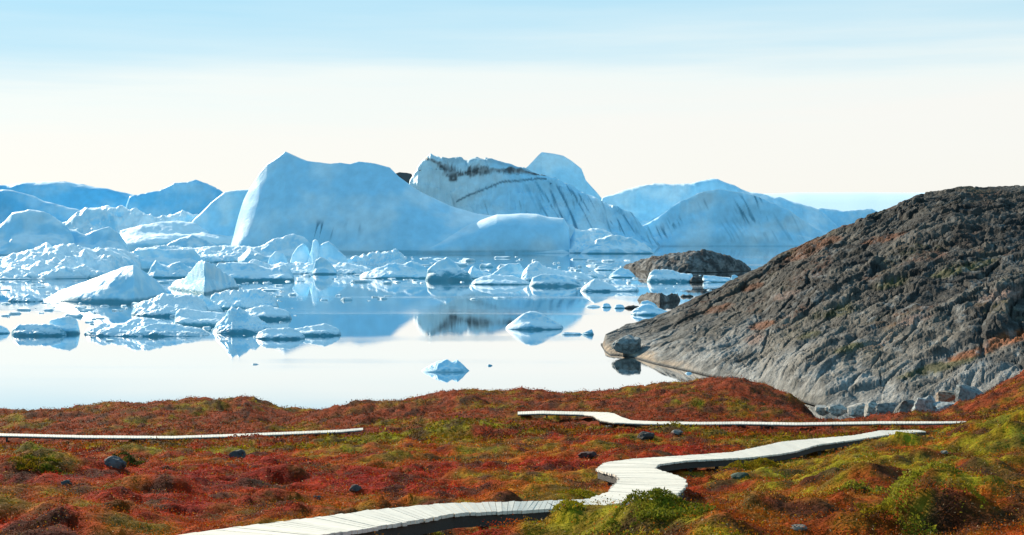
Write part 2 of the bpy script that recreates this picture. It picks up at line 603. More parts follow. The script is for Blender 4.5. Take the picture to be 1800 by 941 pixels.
B('small pale dome of ice in front of the flat topped iceberg',
  [rd_([(285, 436), (300, 426), (318, 418), (337, 413), (352, 417), (375, 429), (392, 438)], 448, rd=.3, bd=.5, a=1.6, b=.7)],
  group=GL, rows=36, amp=.06)
B('long low snow covered ice ledge below the flat topped iceberg',
  [rd_([(225, 452), (240, 438), (290, 433), (340, 436), (400, 433), (440, 434), (462, 441), (475, 452)], 462, rd=.3, bd=.5, a=3, b=.4)],
  group=GL, colfn=ice_col(.45), rows=40, amp=.15, facet=.1, nscale=6)
B('blue ice wall behind the tall ice pyramid',
  [rd_([(228, 470), (236, 440), (262, 437), (300, 438), (340, 439), (352, 450), (360, 472)], 476, rd=.25, bd=.5, a=2.2, b=.45)],
  group=GL, colfn=ice_col(.4), rows=40, amp=.06)
B('wide sunlit field of crumpled white ice at the left edge',
  [rd_([(-120, 480), (-40, 462), (0, 459), (44, 441), (95, 433), (150, 436), (190, 439), (218, 445), (245, 456), (250, 476)], [(-120, 496), (0, 492), (150, 490), (250, 484)], rd=.6, bd=.4, a=2.0, b=.7, round=5)],
  group=GL, colfn=ice_col(.75, None, .08), rows=110, amp=.22, facet=.05, nscale=5, fine=.4)
B('clean ice pyramid with a sunlit left edge and dark wet waterline',
  [rd_([(78, 528), (84, 523), (110, 510), (150, 495), (190, 480), (222, 468), (235, 466), (246, 473), (272, 490), (292, 511), (300, 522)], [(78, 529), (160, 533), (235, 535), (300, 528)], rd=.3, bd=.5, a=1.25, b=.75, round=4)],
  group=GB, colfn=ice_col(.35, None, .12), rows=60, amp=.03, fine=.2, cuts=0)
B('jagged two pronged small ice block behind the faceted ice spike',
  [rd_([(258, 484), (264, 472), (274, 457), (283, 464), (296, 466), (316, 459), (326, 466), (340, 472), (350, 486)], 489, rd=.35, bd=.5, a=1.4, b=.6)],
  group=GB, rows=40, amp=.12, facet=.1)
B('faceted white ice spike between the pyramid and the long blue slab',
  [rd_([(296, 506), (308, 494), (325, 488), (337, 476), (346, 464), (355, 457), (366, 461), (378, 467), (392, 478), (408, 487), (420, 504)], [(296, 508), (360, 518), (420, 508)], rd=.35, bd=.5, a=1.2, b=.65)],
  group=GB, colfn=ice_col(.45), rows=50, amp=.1, facet=.12, nscale=3.4)
B('long blue slab with snowy hooked right end and dark waterline',
  [rd_([(368, 484), (384, 463), (420, 461), (445, 464), (476, 473), (488, 470), (499, 467), (509, 473), (517, 486)], 495, rd=.3, bd=.5, a=2, b=.5, round=5)],
  group=GB, colfn=ice_col(.4, None, .16), rows=46, amp=.08)
# central jumble
B('bright rimmed round hump at the left of the central ice jumble',
  [rd_([(418, 455), (440, 436), (458, 433), (481, 421), (514, 411), (530, 416), (541, 424), (552, 440), (560, 462)], 466, rd=.35, bd=.5, a=1.7, b=.6)],
  group=GB, colfn=ice_col(.5), rows=50, amp=.1, facet=.06)
B('twin pale spires standing up in the central ice jumble',
  [rd_([(535, 476), (547, 440), (550, 423), (555, 420), (560, 424), (561, 434), (568, 428), (578, 424), (586, 430), (592, 437), (608, 450), (618, 476)], 479, rd=.35, bd=.5, a=1.3, b=.55)],
  group=GB, colfn=ice_col(.5), rows=50, amp=.08, facet=.08)
B('leaning pale ice tooth left of the twin spires',
  [rd_([(505, 478), (514, 447), (524, 434), (533, 428), (541, 434), (546, 455), (550, 478)], 478, rd=.4, bd=.5, a=1.3, b=.6)],
  group=GB, rows=40, amp=.08, facet=.1)
B('square pale block at the front left of the central ice jumble',
  [rd_([(466, 477), (474, 452), (484, 442), (497, 446), (504, 456), (508, 478)], 480, rd=.4, bd=.5, a=1.5, b=.5)],
  group=GB, rows=36, amp=.1, facet=.1)
B('blue wedge at the waterline below the twin spires',
  [rd_([(548, 480), (555, 458), (564, 452), (574, 456), (586, 468), (594, 481)], 482.5, rd=.4, bd=.5, a=1.3, b=.6)],
  group=GB, rows=36, amp=.06)
B('crumbled low apron of white ice along the foot of the central jumble',
  [rd_([(400, 478), (425, 466), (450, 458), (480, 466), (520, 462), (560, 468), (610, 462), (640, 470), (660, 482)], 482, rd=.25, bd=.4, a=2, b=.6, round=5)],
  group=GB, colfn=ice_col(.65), rows=46, amp=.25, facet=.15, nscale=6, fine=.5)
B('long sunlit crumbled ridge trailing right from the central jumble',
  [rd_([(596, 474), (608, 456), (630, 451), (649, 446), (672, 444), (695, 438), (703, 442), (710, 452), (718, 474)], 478, rd=.35, bd=.5, a=1.8, b=.7)],
  group=GB, colfn=ice_col(.65), rows=46, amp=.16, facet=.14, nscale=6)
B('low pale blue double mound between the crumbled ridge and the turquoise cut block',
  [rd_([(632, 486), (645, 478), (668, 470), (690, 462), (705, 464), (726, 459), (740, 465), (750, 473), (757, 488)], 490, rd=.3, bd=.5, a=1.6, b=.6)],
  group=GB, rows=40, amp=.1)
# centre right pieces
B('ice block with a deep turquoise cut face under a white crest',
  [rd_([(748, 491), (752, 474), (758, 467), (768, 461), (785, 451), (792, 456), (801, 462), (813, 474), (822, 478), (832, 494)], 494, rd=.35, bd=.5, a=1.6, b=.42)],
  group=GB, colfn=ice_col(.45, None, .42, .95), rows=46, amp=.1, facet=.1)
B('little pale ice cone right of the turquoise cut block',
  [rd_([(812, 488), (822, 480), (828, 470), (832, 467), (838, 473), (850, 478), (864, 482), (870, 490)], 490.5, rd=.3, bd=.5, a=1.4, b=.7)],
  group=GB, rows=36, amp=.1)
B('pale hump rising behind the smooth white cap',
  [rd_([(858, 490), (867, 481), (880, 470), (892, 464), (914, 464), (921, 474), (926, 490)], 491, rd=.3, bd=.5, a=1.6, b=.6)],
  group=GB, rows=36, amp=.1)
B('smooth white ice cap with thin dark waterline in mid channel',
  [rd_([(829, 498), (836, 491), (850, 486), (867, 483), (885, 485), (902, 485), (920, 491), (934, 499)], 501, rd=.3, bd=.5, a=2, b=.5)],
  group=GB, colfn=ice_col(.55, None, .14), rows=40, amp=.06)
B('bright crested white ice mass behind the arched turquoise ice',
  [rd_([(914, 494), (919, 480), (930, 466), (941, 458), (950, 464), (962, 471), (986, 476), (1015, 480), (1042, 488), (1048, 494)], 494, rd=.3, bd=.5, a=1.6, b=.7, )],
  group=GB, colfn=ice_col(.65), rows=46, amp=.12, facet=.1)
B('arched ice with a turquoise hollow at its waterline',
  [rd_([(930, 502), (936, 488), (956, 482), (975, 483), (998, 486), (1012, 492), (1024, 503)], 504, rd=.3, bd=.5, a=1.8, b=.45)],
  group=GB, colfn=ice_col(.4, None, .33, .9), rows=40, amp=.08)
B('low white mound with a flat slab tail left of the blue tent shaped ice',
  [rd_([(1020, 511), (1026, 503), (1045, 491), (1060, 494), (1080, 504), (1100, 503), (1120, 502), (1123, 511)], 513, rd=.28, bd=.5, a=1.8, b=.55)],
  group=GB, colfn=ice_col(.6, None, .15), rows=36, amp=.1)
B('thin flat sliver of pale ice nearest the huge iceberg tail',
  [rd_([(1044, 474), (1052, 469), (1064, 467), (1076, 469), (1083, 475)], 475.5, rd=.3, bd=.5, a=2, b=.5)],
  group=GS, name='ice_floe', cat='ice floe', rows=26)
B('blue tent shaped ice left of the brown rock islet',
  [rd_([(1070, 486), (1078, 479), (1089, 471), (1105, 474), (1112, 480), (1118, 487)], 488.5, rd=.35, bd=.5, a=1.3, b=.6)],
  group=GS, colfn=ice_col(.2), rows=36, amp=.08)
B('pale sliver of ice trailing right of the arched turquoise ice',
  [rd_([(985, 486), (1002, 477), (1018, 479), (1034, 483), (1042, 488)], 489.5, rd=.3, bd=.5, a=2, b=.5)],
  group=GS, name='ice_floe', cat='ice floe', rows=26)
B('white ice raft with a dark cave under the brown rock islet',
  [rd_([(1137, 494), (1141, 482), (1146, 476), (1165, 474), (1180, 475), (1195, 480), (1215, 482), (1224, 494)], 496.5, rd=.3, bd=.4, a=2.4, b=.45)],
  group=GS, colfn=ice_col(.6, None, .3), rows=40, amp=.12, facet=.1)
B('small flat blue ice slab right of the white ice raft',
  [rd_([(1233, 494), (1237, 484), (1255, 485), (1270, 487), (1284, 488), (1288, 495)], 496.5, rd=.3, bd=.5, a=2.4, b=.4)],
  group=GS, name='ice_floe', cat='ice floe', rows=30)
B('small upright ice chip against the rocky hill shore',
  [rd_([(1283, 497), (1286, 484), (1292, 483), (1300, 488), (1308, 498)], 499, rd=.4, bd=.5, a=1.6, b=.5)],
  group=GS, rows=26)
B('blue tilted ice wedge just off the rocky headland',
  [rd_([(1109, 549), (1116, 543), (1128, 537), (1139, 534), (1155, 540), (1174, 548), (1178, 553)], 554.5, rd=.35, bd=.5, a=1.5, b=.55)],
  group=GS, colfn=ice_col(.35, None, .1), rows=44, amp=.06)
B('small snowy lump behind the blue tilted wedge',
  [rd_([(1124, 538), (1128, 530), (1138, 528), (1150, 533), (1156, 539)], 540, rd=.35, bd=.5, a=2, b=.5)],
  group=GS, rows=26)
for (px0, px1, yt, yb, lab) in ((1029, 1056, 536, 540.5, 'leftmost of the tiny floes strung out before the headland'), (1057, 1075, 533, 541, 'tiny blue cube of ice second in the string before the headland'),
                                (1079, 1099, 535, 542.5, 'tiny grey ice lump beside the dark rock string')):
    B(lab, [rd_([(px0, yb - .6), (px0 + 4, yt + 1), ((px0 + px1) / 2, yt), (px1 - 4, yt + 1.5), (px1, yb - .6)], yb, rd=.35, bd=.5, a=2, b=.5)], name='ice_floe', cat='ice floe', group=GS, rows=24)
B('smooth dome of ice on a flat foot alone in the mid channel',
  [rd_([(889, 576), (894, 571), (903, 564), (911, 558), (922, 551), (932, 547), (942, 548), (953, 552), (970, 562), (986, 570), (990, 576)], 580, rd=.35, bd=.5, a=1.7, b=.6)],
  group=GF, colfn=ice_col(.45, None, .12), rows=50, amp=.04)
B('flat grey sliver of ice right of the mid channel dome',
  [rd_([(986, 587.5), (992, 584), (1008, 584.5), (1020, 585), (1023, 588)], 589, rd=.2, bd=.4, a=2, b=.5)],
  group=GF, name='ice_floe', cat='ice floe', rows=24)
B('tiny teal ice wedge at the end of the flat sliver',
  [rd_([(1022, 587.5), (1030, 583), (1039, 579), (1042, 580), (1044, 588)], 589, rd=.4, bd=.5, a=1.5, b=.5)],
  group=GF, name='ice_floe', cat='ice floe', colfn=ice_col(.1, None, .3), rows=24)
B('lone blue twin humped ice piece nearest the red shore',
  [rd_([(741, 652), (746, 648), (758, 641), (771, 635), (786, 632), (795, 637), (804, 632), (813, 640), (820, 647), (825, 652)], 655, rd=.35, bd=.5, a=1.4, b=.6)],
  group=GF, colfn=ice_col(.1, None, .16, .6), rows=50, amp=.07, facet=.05)
B('tiny dark speck of ice right of the lone twin humped piece',
  [rd_([(856, 643), (859, 640.5), (863, 641), (866, 643)], 643.6, rd=.4, bd=.5)],
  group=GF, name='ice_floe', cat='ice floe', colfn=ice_col(0, None, .5), rows=20)
B('tiny dark speck of ice left of the lone twin humped piece',
  [rd_([(442, 641), (445, 639), (451, 639.3), (455, 641)], 641.5, rd=.4, bd=.5)],
  group=GF, name='ice_floe', cat='ice floe', colfn=ice_col(0, None, .5), rows=20)
# left foreground floes
B('dark wet undercut floe at the lower left with a thin snow top',
  [rd_([(20, 586), (24, 578), (34, 571), (60, 570), (92, 570), (106, 575), (117, 587)], 591, rd=.3, bd=.5, a=2.2, b=.45)],
  group=GF, name='ice_floe', cat='ice floe', colfn=ice_col(.35, None, .5), rows=44, amp=.1)
B('pale rounded block standing behind the dark wet undercut floe',
  [rd_([(82, 582), (88, 563), (104, 559), (122, 556), (134, 561), (139, 570), (141, 586)], 588, rd=.4, bd=.5, a=2, b=.45)],
  group=GF, colfn=ice_col(.5, None, .14), rows=40, amp=.08)
B('long flat snowy floe with ragged dark edge at lower left',
  [rd_([(148, 586), (156, 577), (177, 570), (200, 571), (218, 568), (238, 560), (258, 561), (282, 565), (326, 575), (352, 578), (369, 586)], 592, rd=.3, bd=.4, a=2.2, b=.5, round=4)],
  group=GF, name='ice_floe', cat='ice floe', colfn=ice_col(.6, None, .22), rows=50, amp=.16, facet=.08, nscale=5)
B('small blue floe cut by the left edge of the view',
  [rd_([(-30, 586), (-18, 573), (0, 572), (12, 577), (18, 585)], 587, rd=.35, bd=.5, a=2, b=.5)],
  group=GF, name='ice_floe', cat='ice floe', rows=30)
B('broken dark rimmed fragment beyond the left end of the water',
  [rd_([(14, 528), (24, 520), (40, 521), (50, 518), (62, 522), (76, 528)], 531, rd=.35, bd=.5, a=2, b=.5)],
  group=GF, name='ice_floe', cat='ice floe', colfn=ice_col(.4, None, .35), rows=30, amp=.2)
B('broad snowy floe in front of the clean ice pyramid',
  [rd_([(231, 550), (238, 537), (252, 530), (286, 518), (316, 517), (345, 520), (362, 532), (368, 550)], 557, rd=.45, bd=.4, a=2.2, b=.6)],
  group=GB, name='ice_floe', cat='ice floe', colfn=ice_col(.65, None, .12), rows=54, amp=.12, facet=.05, nscale=4)
B('dark based pointed ice cone on the broad snowy floe edge',
  [rd_([(327, 543), (336, 530), (346, 521), (354, 517), (362, 522), (371, 528), (382, 537), (392, 546)], 549, rd=.4, bd=.5, a=1.3, b=.65)],
  group=GB, colfn=ice_col(.4, None, .16), rows=40, amp=.08, facet=.08)
B('blocky floe with a vertical teal side in the lower left pack',
  [rd_([(305, 570), (309, 550), (316, 543), (335, 544), (354, 547), (380, 549), (398, 551), (404, 572)], 576, rd=.45, bd=.5, a=3, b=.35, round=5)],
  group=GB, name='ice_floe', cat='ice floe', colfn=ice_col(.55, None, .25), rows=46, amp=.08)
B('jagged crystal like ice heap at the right of the lower left pack',
  [rd_([(374, 582), (381, 572), (395, 558), (402, 546), (408, 539), (416, 545), (420, 540), (429, 545), (440, 555), (450, 554), (462, 564), (474, 573), (482, 584)], 587, rd=.4, bd=.5, a=1.4, b=.6)],
  group=GB, colfn=ice_col(.45, None, .14), rows=54, amp=.14, facet=.16, nscale=4.5)
B('lumpy snow floe behind the jagged crystal like heap',
  [rd_([(366, 535), (372, 519), (392, 512), (420, 510), (453, 510), (468, 514), (478, 519), (486, 528), (490, 540)], 545, rd=.4, bd=.5, a=2, b=.55)],
  group=GB, name='ice_floe', cat='ice floe', colfn=ice_col(.6, None, .12), rows=50, amp=.15, facet=.08, nscale=4.5)
B('flat floe with dark undercut right tip beside the open reflection',
  [rd_([(425, 558), (432, 545), (450, 540), (466, 536), (485, 541), (502, 545), (510, 551), (513, 560)], 563, rd=.4, bd=.5, a=2.5, b=.42)],
  group=GB, name='ice_floe', cat='ice floe', colfn=ice_col(.6, None, .25), rows=44, amp=.1)
B('near white lozenge floe overlapping the left end of a second floe',
  [rd_([(450, 592), (455, 584), (468, 578), (490, 577), (509, 576), (524, 581), (536, 591)], 597, rd=.3, bd=.45, a=2.2, b=.5)],
  group=GF, name='ice_floe', cat='ice floe', colfn=ice_col(.6, None, .22), rows=44, amp=.08)
B('right hand pointed snow floe behind the near white lozenge floe',
  [rd_([(505, 588), (518, 579), (540, 574), (570, 569), (584, 573), (596, 579), (600, 587)], 591, rd=.3, bd=.45, a=2.2, b=.5)],
  group=GF, name='ice_floe', cat='ice floe', colfn=ice_col(.6, None, .25), rows=44, amp=.08)
B('tiny white ice bit stranded in the rocky cove',
  [rd_([(1432, 698), (1438, 691), (1450, 692), (1460, 698)], 699.5, rd=.4, bd=.5, a=1.8, b=.5)],
  group=GS, name='ice_floe', cat='ice floe', colfn=ice_col(.8, None, .05), rows=24)
B('tiny white ice bit under the pale lower rocks of the headland',
  [rd_([(1204, 657), (1208, 654), (1214, 654.5), (1217, 657)], 657.6, rd=.4, bd=.5)],
  group=GS, name='ice_floe', cat='ice floe', colfn=ice_col(.8, None, .05), rows=20)

# brash: countless crumbs between the floes
bv, bq, bc = [], [], []
brng = np.random.default_rng(5)
nb = 0
for (x0, x1, y0, y1, cnt) in ((0, 520, 494, 560, 170), (0, 760, 462, 498, 260), (620, 1120, 452, 500, 150), (1000, 1330, 468, 512, 60), (560, 900, 520, 530, 12), (150, 520, 560, 600, 50)):
    for k in range(cnt):
        px, py = brng.uniform(x0, x1), brng.uniform(y0, y1)
        D = F * H / (py - YH)
        s = brng.lognormal(0, .5) * .0016 * D
        L, Wd, hh = s * brng.uniform(1, 2.4), s * brng.uniform(.8, 1.5), s * brng.uniform(.15, .55)
        th = brng.uniform(0, 6.28)
        m_ = 7
        an = np.arange(m_) / m_ * 2 * np.pi + brng.uniform(-.3, .3, m_)
        r1 = brng.uniform(.75, 1.1, m_)
        ring = np.stack([np.cos(an) * L * r1, np.sin(an) * Wd * r1], -1)
        rot = np.array([[np.cos(th), -np.sin(th)], [np.sin(th), np.cos(th)]])
        base = ring @ rot.T
        topr = (ring * brng.uniform(.5, .9, (m_, 1))) @ rot.T
        cx_, cy_ = float(wx(px, D)), D
        vb = np.concatenate([np.c_[base + [cx_, cy_], np.full(m_, -.3)], np.c_[topr + [cx_, cy_], hh * brng.uniform(.5, 1.2, m_)], [[cx_, cy_, hh]]])
        for i in range(m_):
            j = (i + 1) % m_
            bq += [(nb + i, nb + j, nb + m_ + j), (nb + i, nb + m_ + j, nb + m_ + i), (nb + m_ + i, nb + m_ + j, nb + 2 * m_)]
        bv.append(vb)
        bc.append(np.concatenate([np.tile(TEAL * 1.5, (m_, 1)), np.tile(SNOW, (m_ + 1, 1))]))
        nb += 2 * m_ + 1
tag(mesh_np('brash_ice', np.concatenate(bv), np.array(bq), M_ICE, np.concatenate(bc), smooth=False), kind='stuff',
    label='countless crumbs of brash ice drifting between the floes', cat='brash ice')

# far ice sheet
p = np.linspace(700, 2500, 200)
yy = np.interp(p, [700, 1100, 1300, 1400, 1500, 1600, 1750, 2500], [371, 360, 343, 339, 338, 339.5, 337, 333]) + 1.0 * fbm(p * .01, p * 0, 0, 3, 2)
D0 = 15000.0
rows_ = []
for k, fr_ in enumerate((0, .15, .4, .7, .9, 1.0, .8)):
    D = D0 * (1 + .05 * k)
    rows_.append(np.stack([wx(p, D), np.full(p.shape, D), np.maximum(wz(yy, D0 * 1.25), 5) * fr_ - (20 if k in (0,) else 0)], -1))
Gf = np.stack(rows_)
tag(mesh_np('far_ice_sheet', Gf.reshape(-1, 3), grid_faces(*Gf.shape[:2]), M_ICE, np.tile(np.array([.72, .84, .9]), (Gf.shape[0] * Gf.shape[1], 1))), kind='structure',
    label='pale ice sheet on the far skyline', cat='hills')

# ------------------------------------------------------------------ rocks in the water
def rock_col(light=1.0, lich=.35):
    def fn(G, nrm, hm, seed):
        X, D, z = G[..., 0], G[..., 1], G[..., 2]
        n = fbm(X * .12, D * .12, z * .12, 4, seed)
        n4 = fbm(X * .5, D * .35, z * .6, 4, seed + 8)
        c = mix(np.array([.05, .047, .045]), np.array([.19, .18, .17]), sstep(-.5, .6, n + .7 * n4)) * light
        m = sstep(.1, .5, fbm(X * .2, D * .2, 0, 3, seed + 3)) * sstep(.6, .9, nrm[..., 2]) * sstep(.25 * hm, .6 * hm, z)
        c = mix(c, np.array([.14, .055, .03]), np.clip(m * 2, 0, 1) * lich)
        c = mix(c, np.array([.03, .028, .025]), sstep(.8, .1, z))
        return c
    return fn


def skerry(label, ridges, **kw):
    kw.setdefault('rows', 46)
    kw.setdefault('cuts', 0)
    return berg(label, ridges, name='rock_islet', cat='islet', mat=M_ROCK, colfn=rock_col(), group='rock islets off the headland', **kw)


skerry('large brown whaleback rock islet in front of the wide snowy iceberg',
       [rd_([(1096, 470), (1110, 463), (1127, 457), (1159, 450), (1198, 444), (1236, 440), (1268, 447), (1293, 456), (1312, 466), (1320, 472)], [(1096, 477), (1150, 479), (1210, 480), (1270, 479.5), (1320, 477.5)], rd=.3, bd=.4, a=1.6, b=.75)],
       amp=.10, facet=.05, nscale=5, seed=31, rows=60, fine=.8)
skerry('low dark double humped rock just off the rocky headland',
       [rd_([(1120, 528), (1126, 521), (1137, 515), (1152, 516), (1166, 518), (1172, 521), (1182, 516), (1190, 518), (1196, 526)], [(1120, 529), (1160, 535), (1196, 529)], rd=.35, bd=.5, a=1.6, b=.65)],
       amp=.2, facet=.1, nscale=6, seed=33)
skerry('tiny dark rock crumbs right of the low double humped rock',
       [rd_([(1196, 521), (1201, 517.5), (1207, 519), (1213, 517.5), (1219, 521)], 522.5, rd=.3, bd=.5)], seed=34, rows=24, amp=.2)
skerry('small dark rock beside the white ice raft',
       [rd_([(1212, 494), (1217, 487), (1226, 486), (1234, 490), (1237, 495)], 496.8, rd=.4, bd=.5)], seed=35, rows=24, amp=.15)
skerry('thin dark rock string between the tiny floes and the blue wedge',
       [rd_([(1098, 540.5), (1104, 538), (1113, 537), (1122, 538), (1126, 541)], 542.5, rd=.2, bd=.4)], seed=36, rows=24, amp=.2)

# ------------------------------------------------------------------ rocky hill on the right
sil = np.array([(1060, 604), (1064, 590), (1094, 577), (1111, 572), (1153, 558), (1176, 549), (1204, 533), (1242, 519), (1274, 502), (1312, 484), (1340, 472), (1359, 456), (1387, 442), (1429, 420), (1471, 402),
                (1499, 392), (1536, 376), (1569, 364), (1611, 343), (1648, 336), (1686, 330), (1728, 332), (1800, 328), (1950, 325), (2300, 350)], float)
p = np.arange(1056, 2300, 1.7)
sy = np.interp(p, sil[:, 0], sil[:, 1])
Df = np.interp(p, [1056, 1063, 1072, 1090, 1110, 1150, 1240, 1330, 1400, 1450, 1550, 1650, 1800, 2300], [316, 300, 291, 290, 286, 272, 250, 233, 213, 203, 195, 185, 168, 140])
Dr = np.interp(p, [1056, 1066, 1110, 1176, 1242, 1312, 1429, 1536, 1686, 1800, 2300], [320, 318, 328, 334, 334, 330, 326, 322, 318, 316, 310])
nr_ = 470
u = np.linspace(-.02, 1.35, nr_)[:, None]
D = Df + (Dr - Df) * u
P = p[None, :]
h0 = H - (sy - YH) / F * Dr
ex = np.interp(p, [1056, 1200, 1400, 2300], [.75, .7, .74, .8])
t = np.clip(u, 0, 1) + 0 * D
z = h0 * t ** ex
# inner shoulder: a broad step below the summit, with a hollow behind it
X = wx(P, D)
sh = sstep(1560, 1680, P + 0 * D)
z = z + sh * (1.6 * np.exp(-((t - .70) / .10) ** 2) - 1.9 * np.exp(-((t - .87) / .06) ** 2))
z = np.where(u > 1, h0 * (1 - ((u - 1) / .33) ** 1.6 * 1.1), z)
# foliation runs up to the right and away
ang = R(20)
ua = X * math.cos(ang) + D * math.sin(ang)
va = -X * math.sin(ang) + D * math.cos(ang)
land = sstep(.0, 3.0, z)
wv_ = fbm(X * .03, D * .03, 0, 3, 210) * 6
rid = ridged(ua * .018, (va + wv_) * .075, 0, 4, 201)
blk1, blk2, bid = worley(ua * .06 + .3 * rid, (va + wv_) * .17, 3)
sm1, sm2, sid = worley(ua * .22, (va + wv_ * .7) * .5, 5)
brk = sstep(-.25, .35, fbm(X * .03, D * .03, 0, 2, 228))          # where the rock is broken, elsewhere smooth
dz = .55 * (rid - .6) + brk * (1.1 * (bid - .5) - .5 * sstep(.12, 0, blk2 - blk1)) + .4 * (sid - .5) * (.4 + .6 * brk) - .2 * sstep(.12, 0, sm2 - sm1) * (.3 + .7 * brk)
dz = dz + .55 * fbm(ua * .16, va * .3, 0, 5, 220, .55) + 1.5 * fbm(X * .03, D * .03, 0, 3, 225) + .9 * ridged(X * .06 + .02 * D, D * .05, 0, 3, 227)
sk = np.exp(-((u - 1) / .05) ** 2) * .55
def ledges(k, seed, wob):
    ph = (va + wv_ * wob) * k + .9 * fbm(ua * .02, va * .05, 0, 3, seed)
    f_ = ph - np.floor(ph)
    return f_ - sstep(.8, 1.0, f_)


lm = sstep(-.4, .2, fbm(X * .025, D * .025, 0, 2, 270))
qu, qv = ua + 2.5 * fbm(X * .08, D * .08, 0, 3, 280), va + wv_ + 1.8 * fbm(X * .1, D * .1, 0, 3, 283)
k1, k2, kid = worley(qu * .085, qv * .12, 11)
l1, l2, lid = worley(qu * .26, qv * .36, 13)
m1, m2, mid_ = worley(qu * .8, qv * .9, 15)
rough = sstep(-.45, .15, fbm(X * .03 + 9, D * .03, 0, 3, 286))
dz = dz * .55 + 1.0 * ledges(.06, 262, .8) * lm
dz = dz + (1.5 * (kid - .5) + .75 * (lid - .5) + .32 * (mid_ - .5)) * (.35 + .65 * rough) * (.5 + .5 * sstep(5, 13, z))
dz = dz + .9 * ridged(X * .11, D * .08, 0, 5, 292, .6) - .5
dz = dz - .8 * sstep(.07, 0, k2 - k1) - .4 * sstep(.08, 0, l2 - l1) - .15 * sstep(.1, 0, m2 - m1)
dz = dz + .18 * ridged(X * .3, D * .16, 0, 4, 260, .6)
z = z + land * dz * (1 - sk) * np.interp(P, [1056, 1150, 1300], [.35, .6, 1])
z[0, :] = -2
z[-1, :] = -2
G = np.stack([X, D, z], -1)
nrm = grid_normals(G)
n = fbm(ua * .03, va * .09, 0, 4, 230)
n2 = fbm(X * .16, D * .12, z * .2, 4, 235)
frac = z / np.maximum(h0, 1)
c = mix(np.array([.034, .030, .026]), np.array([.145, .125, .102]), sstep(-.45, .6, n + .5 * n2))
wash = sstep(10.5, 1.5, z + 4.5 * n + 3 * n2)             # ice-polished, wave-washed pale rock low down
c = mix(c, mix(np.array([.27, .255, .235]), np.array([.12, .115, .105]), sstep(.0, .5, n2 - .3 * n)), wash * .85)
c = mix(c, np.array([.34, .24, .16]), sstep(1.7, .5, z + n2) * sstep(.1, .4, z) * sstep(1260, 1150, P))
c = mix(c, np.array([.2, .18, .15]), sstep(.4, .75, n2) * .35)
mossn = fbm(X * .05, D * .035, 0, 4, 240)
moss = sstep(.2, .45, mossn + .12 * (frac - .5)) * sstep(5, 9, z) * sstep(.72, .9, nrm[..., 2])
strip = np.exp(-((P - 1405) / 55) ** 2) * np.exp(-((t - .92) / .07) ** 2)
moss = np.clip(moss * .75 + strip * sstep(-.3, .2, n2) * 1.1, 0, 1)
mc = mix(np.array([.17, .055, .02]), np.array([.085, .075, .025]), sstep(-.2, .4, fbm(X * .07, D * .07, 0, 3, 244)))
c = mix(c, mc, moss)
PY = YH + (H - z) / D * F
for (qx, qy, sx_, sy2, kc) in ((1432, 432, 40, 11, 0), (1398, 452, 30, 8, 0), (1265, 541, 26, 7, 0), (1335, 572, 30, 8, 0), (1326, 597, 20, 12, 2), (1470, 548, 40, 10, 1), (1320, 505, 24, 6, 0), (1500, 610, 36, 8, 1),
                            (1660, 642, 70, 9, 1), (1705, 622, 50, 8, 0), (1760, 520, 50, 10, 2), (1560, 500, 40, 8, 1), (1610, 560, 36, 8, 2), (1700, 470, 60, 8, 1), (1420, 590, 26, 6, 1), (1790, 590, 50, 12, 0), (1550, 420, 40, 7, 0), (1380, 520, 30, 6, 2)):
    rot_ = (P - qx) * .25 + (PY - qy)
    e_ = np.exp(-((P - qx) / sx_) ** 2 - (rot_ / sy2) ** 2)
    kk = (np.array([.21, .06, .014]), np.array([.075, .07, .02]), np.array([.21, .13, .10]))[kc]
    c = mix(c, kk, sstep(.3, .62, e_ + .35 * n2) * .85)
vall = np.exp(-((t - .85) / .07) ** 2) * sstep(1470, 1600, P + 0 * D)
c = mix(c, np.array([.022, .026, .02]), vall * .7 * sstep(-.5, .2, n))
dark = sstep(.1, .5, fbm(ua * .05, va * .14, 0, 4, 250))
lic = sstep(.25, .6, fbm(X * .4, D * .25, z * .3, 4, 290, .6))
c = mix(c, np.array([.25, .25, .24]), lic * .45)
c = c * (.8 + .4 * lid)[..., None]
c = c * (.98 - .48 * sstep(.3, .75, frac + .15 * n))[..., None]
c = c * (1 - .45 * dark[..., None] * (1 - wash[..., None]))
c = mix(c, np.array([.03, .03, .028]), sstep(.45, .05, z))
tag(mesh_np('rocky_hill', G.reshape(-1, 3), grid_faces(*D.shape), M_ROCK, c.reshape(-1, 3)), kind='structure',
    label='dark bare rock hill sloping down to the water at the right', cat='hill')

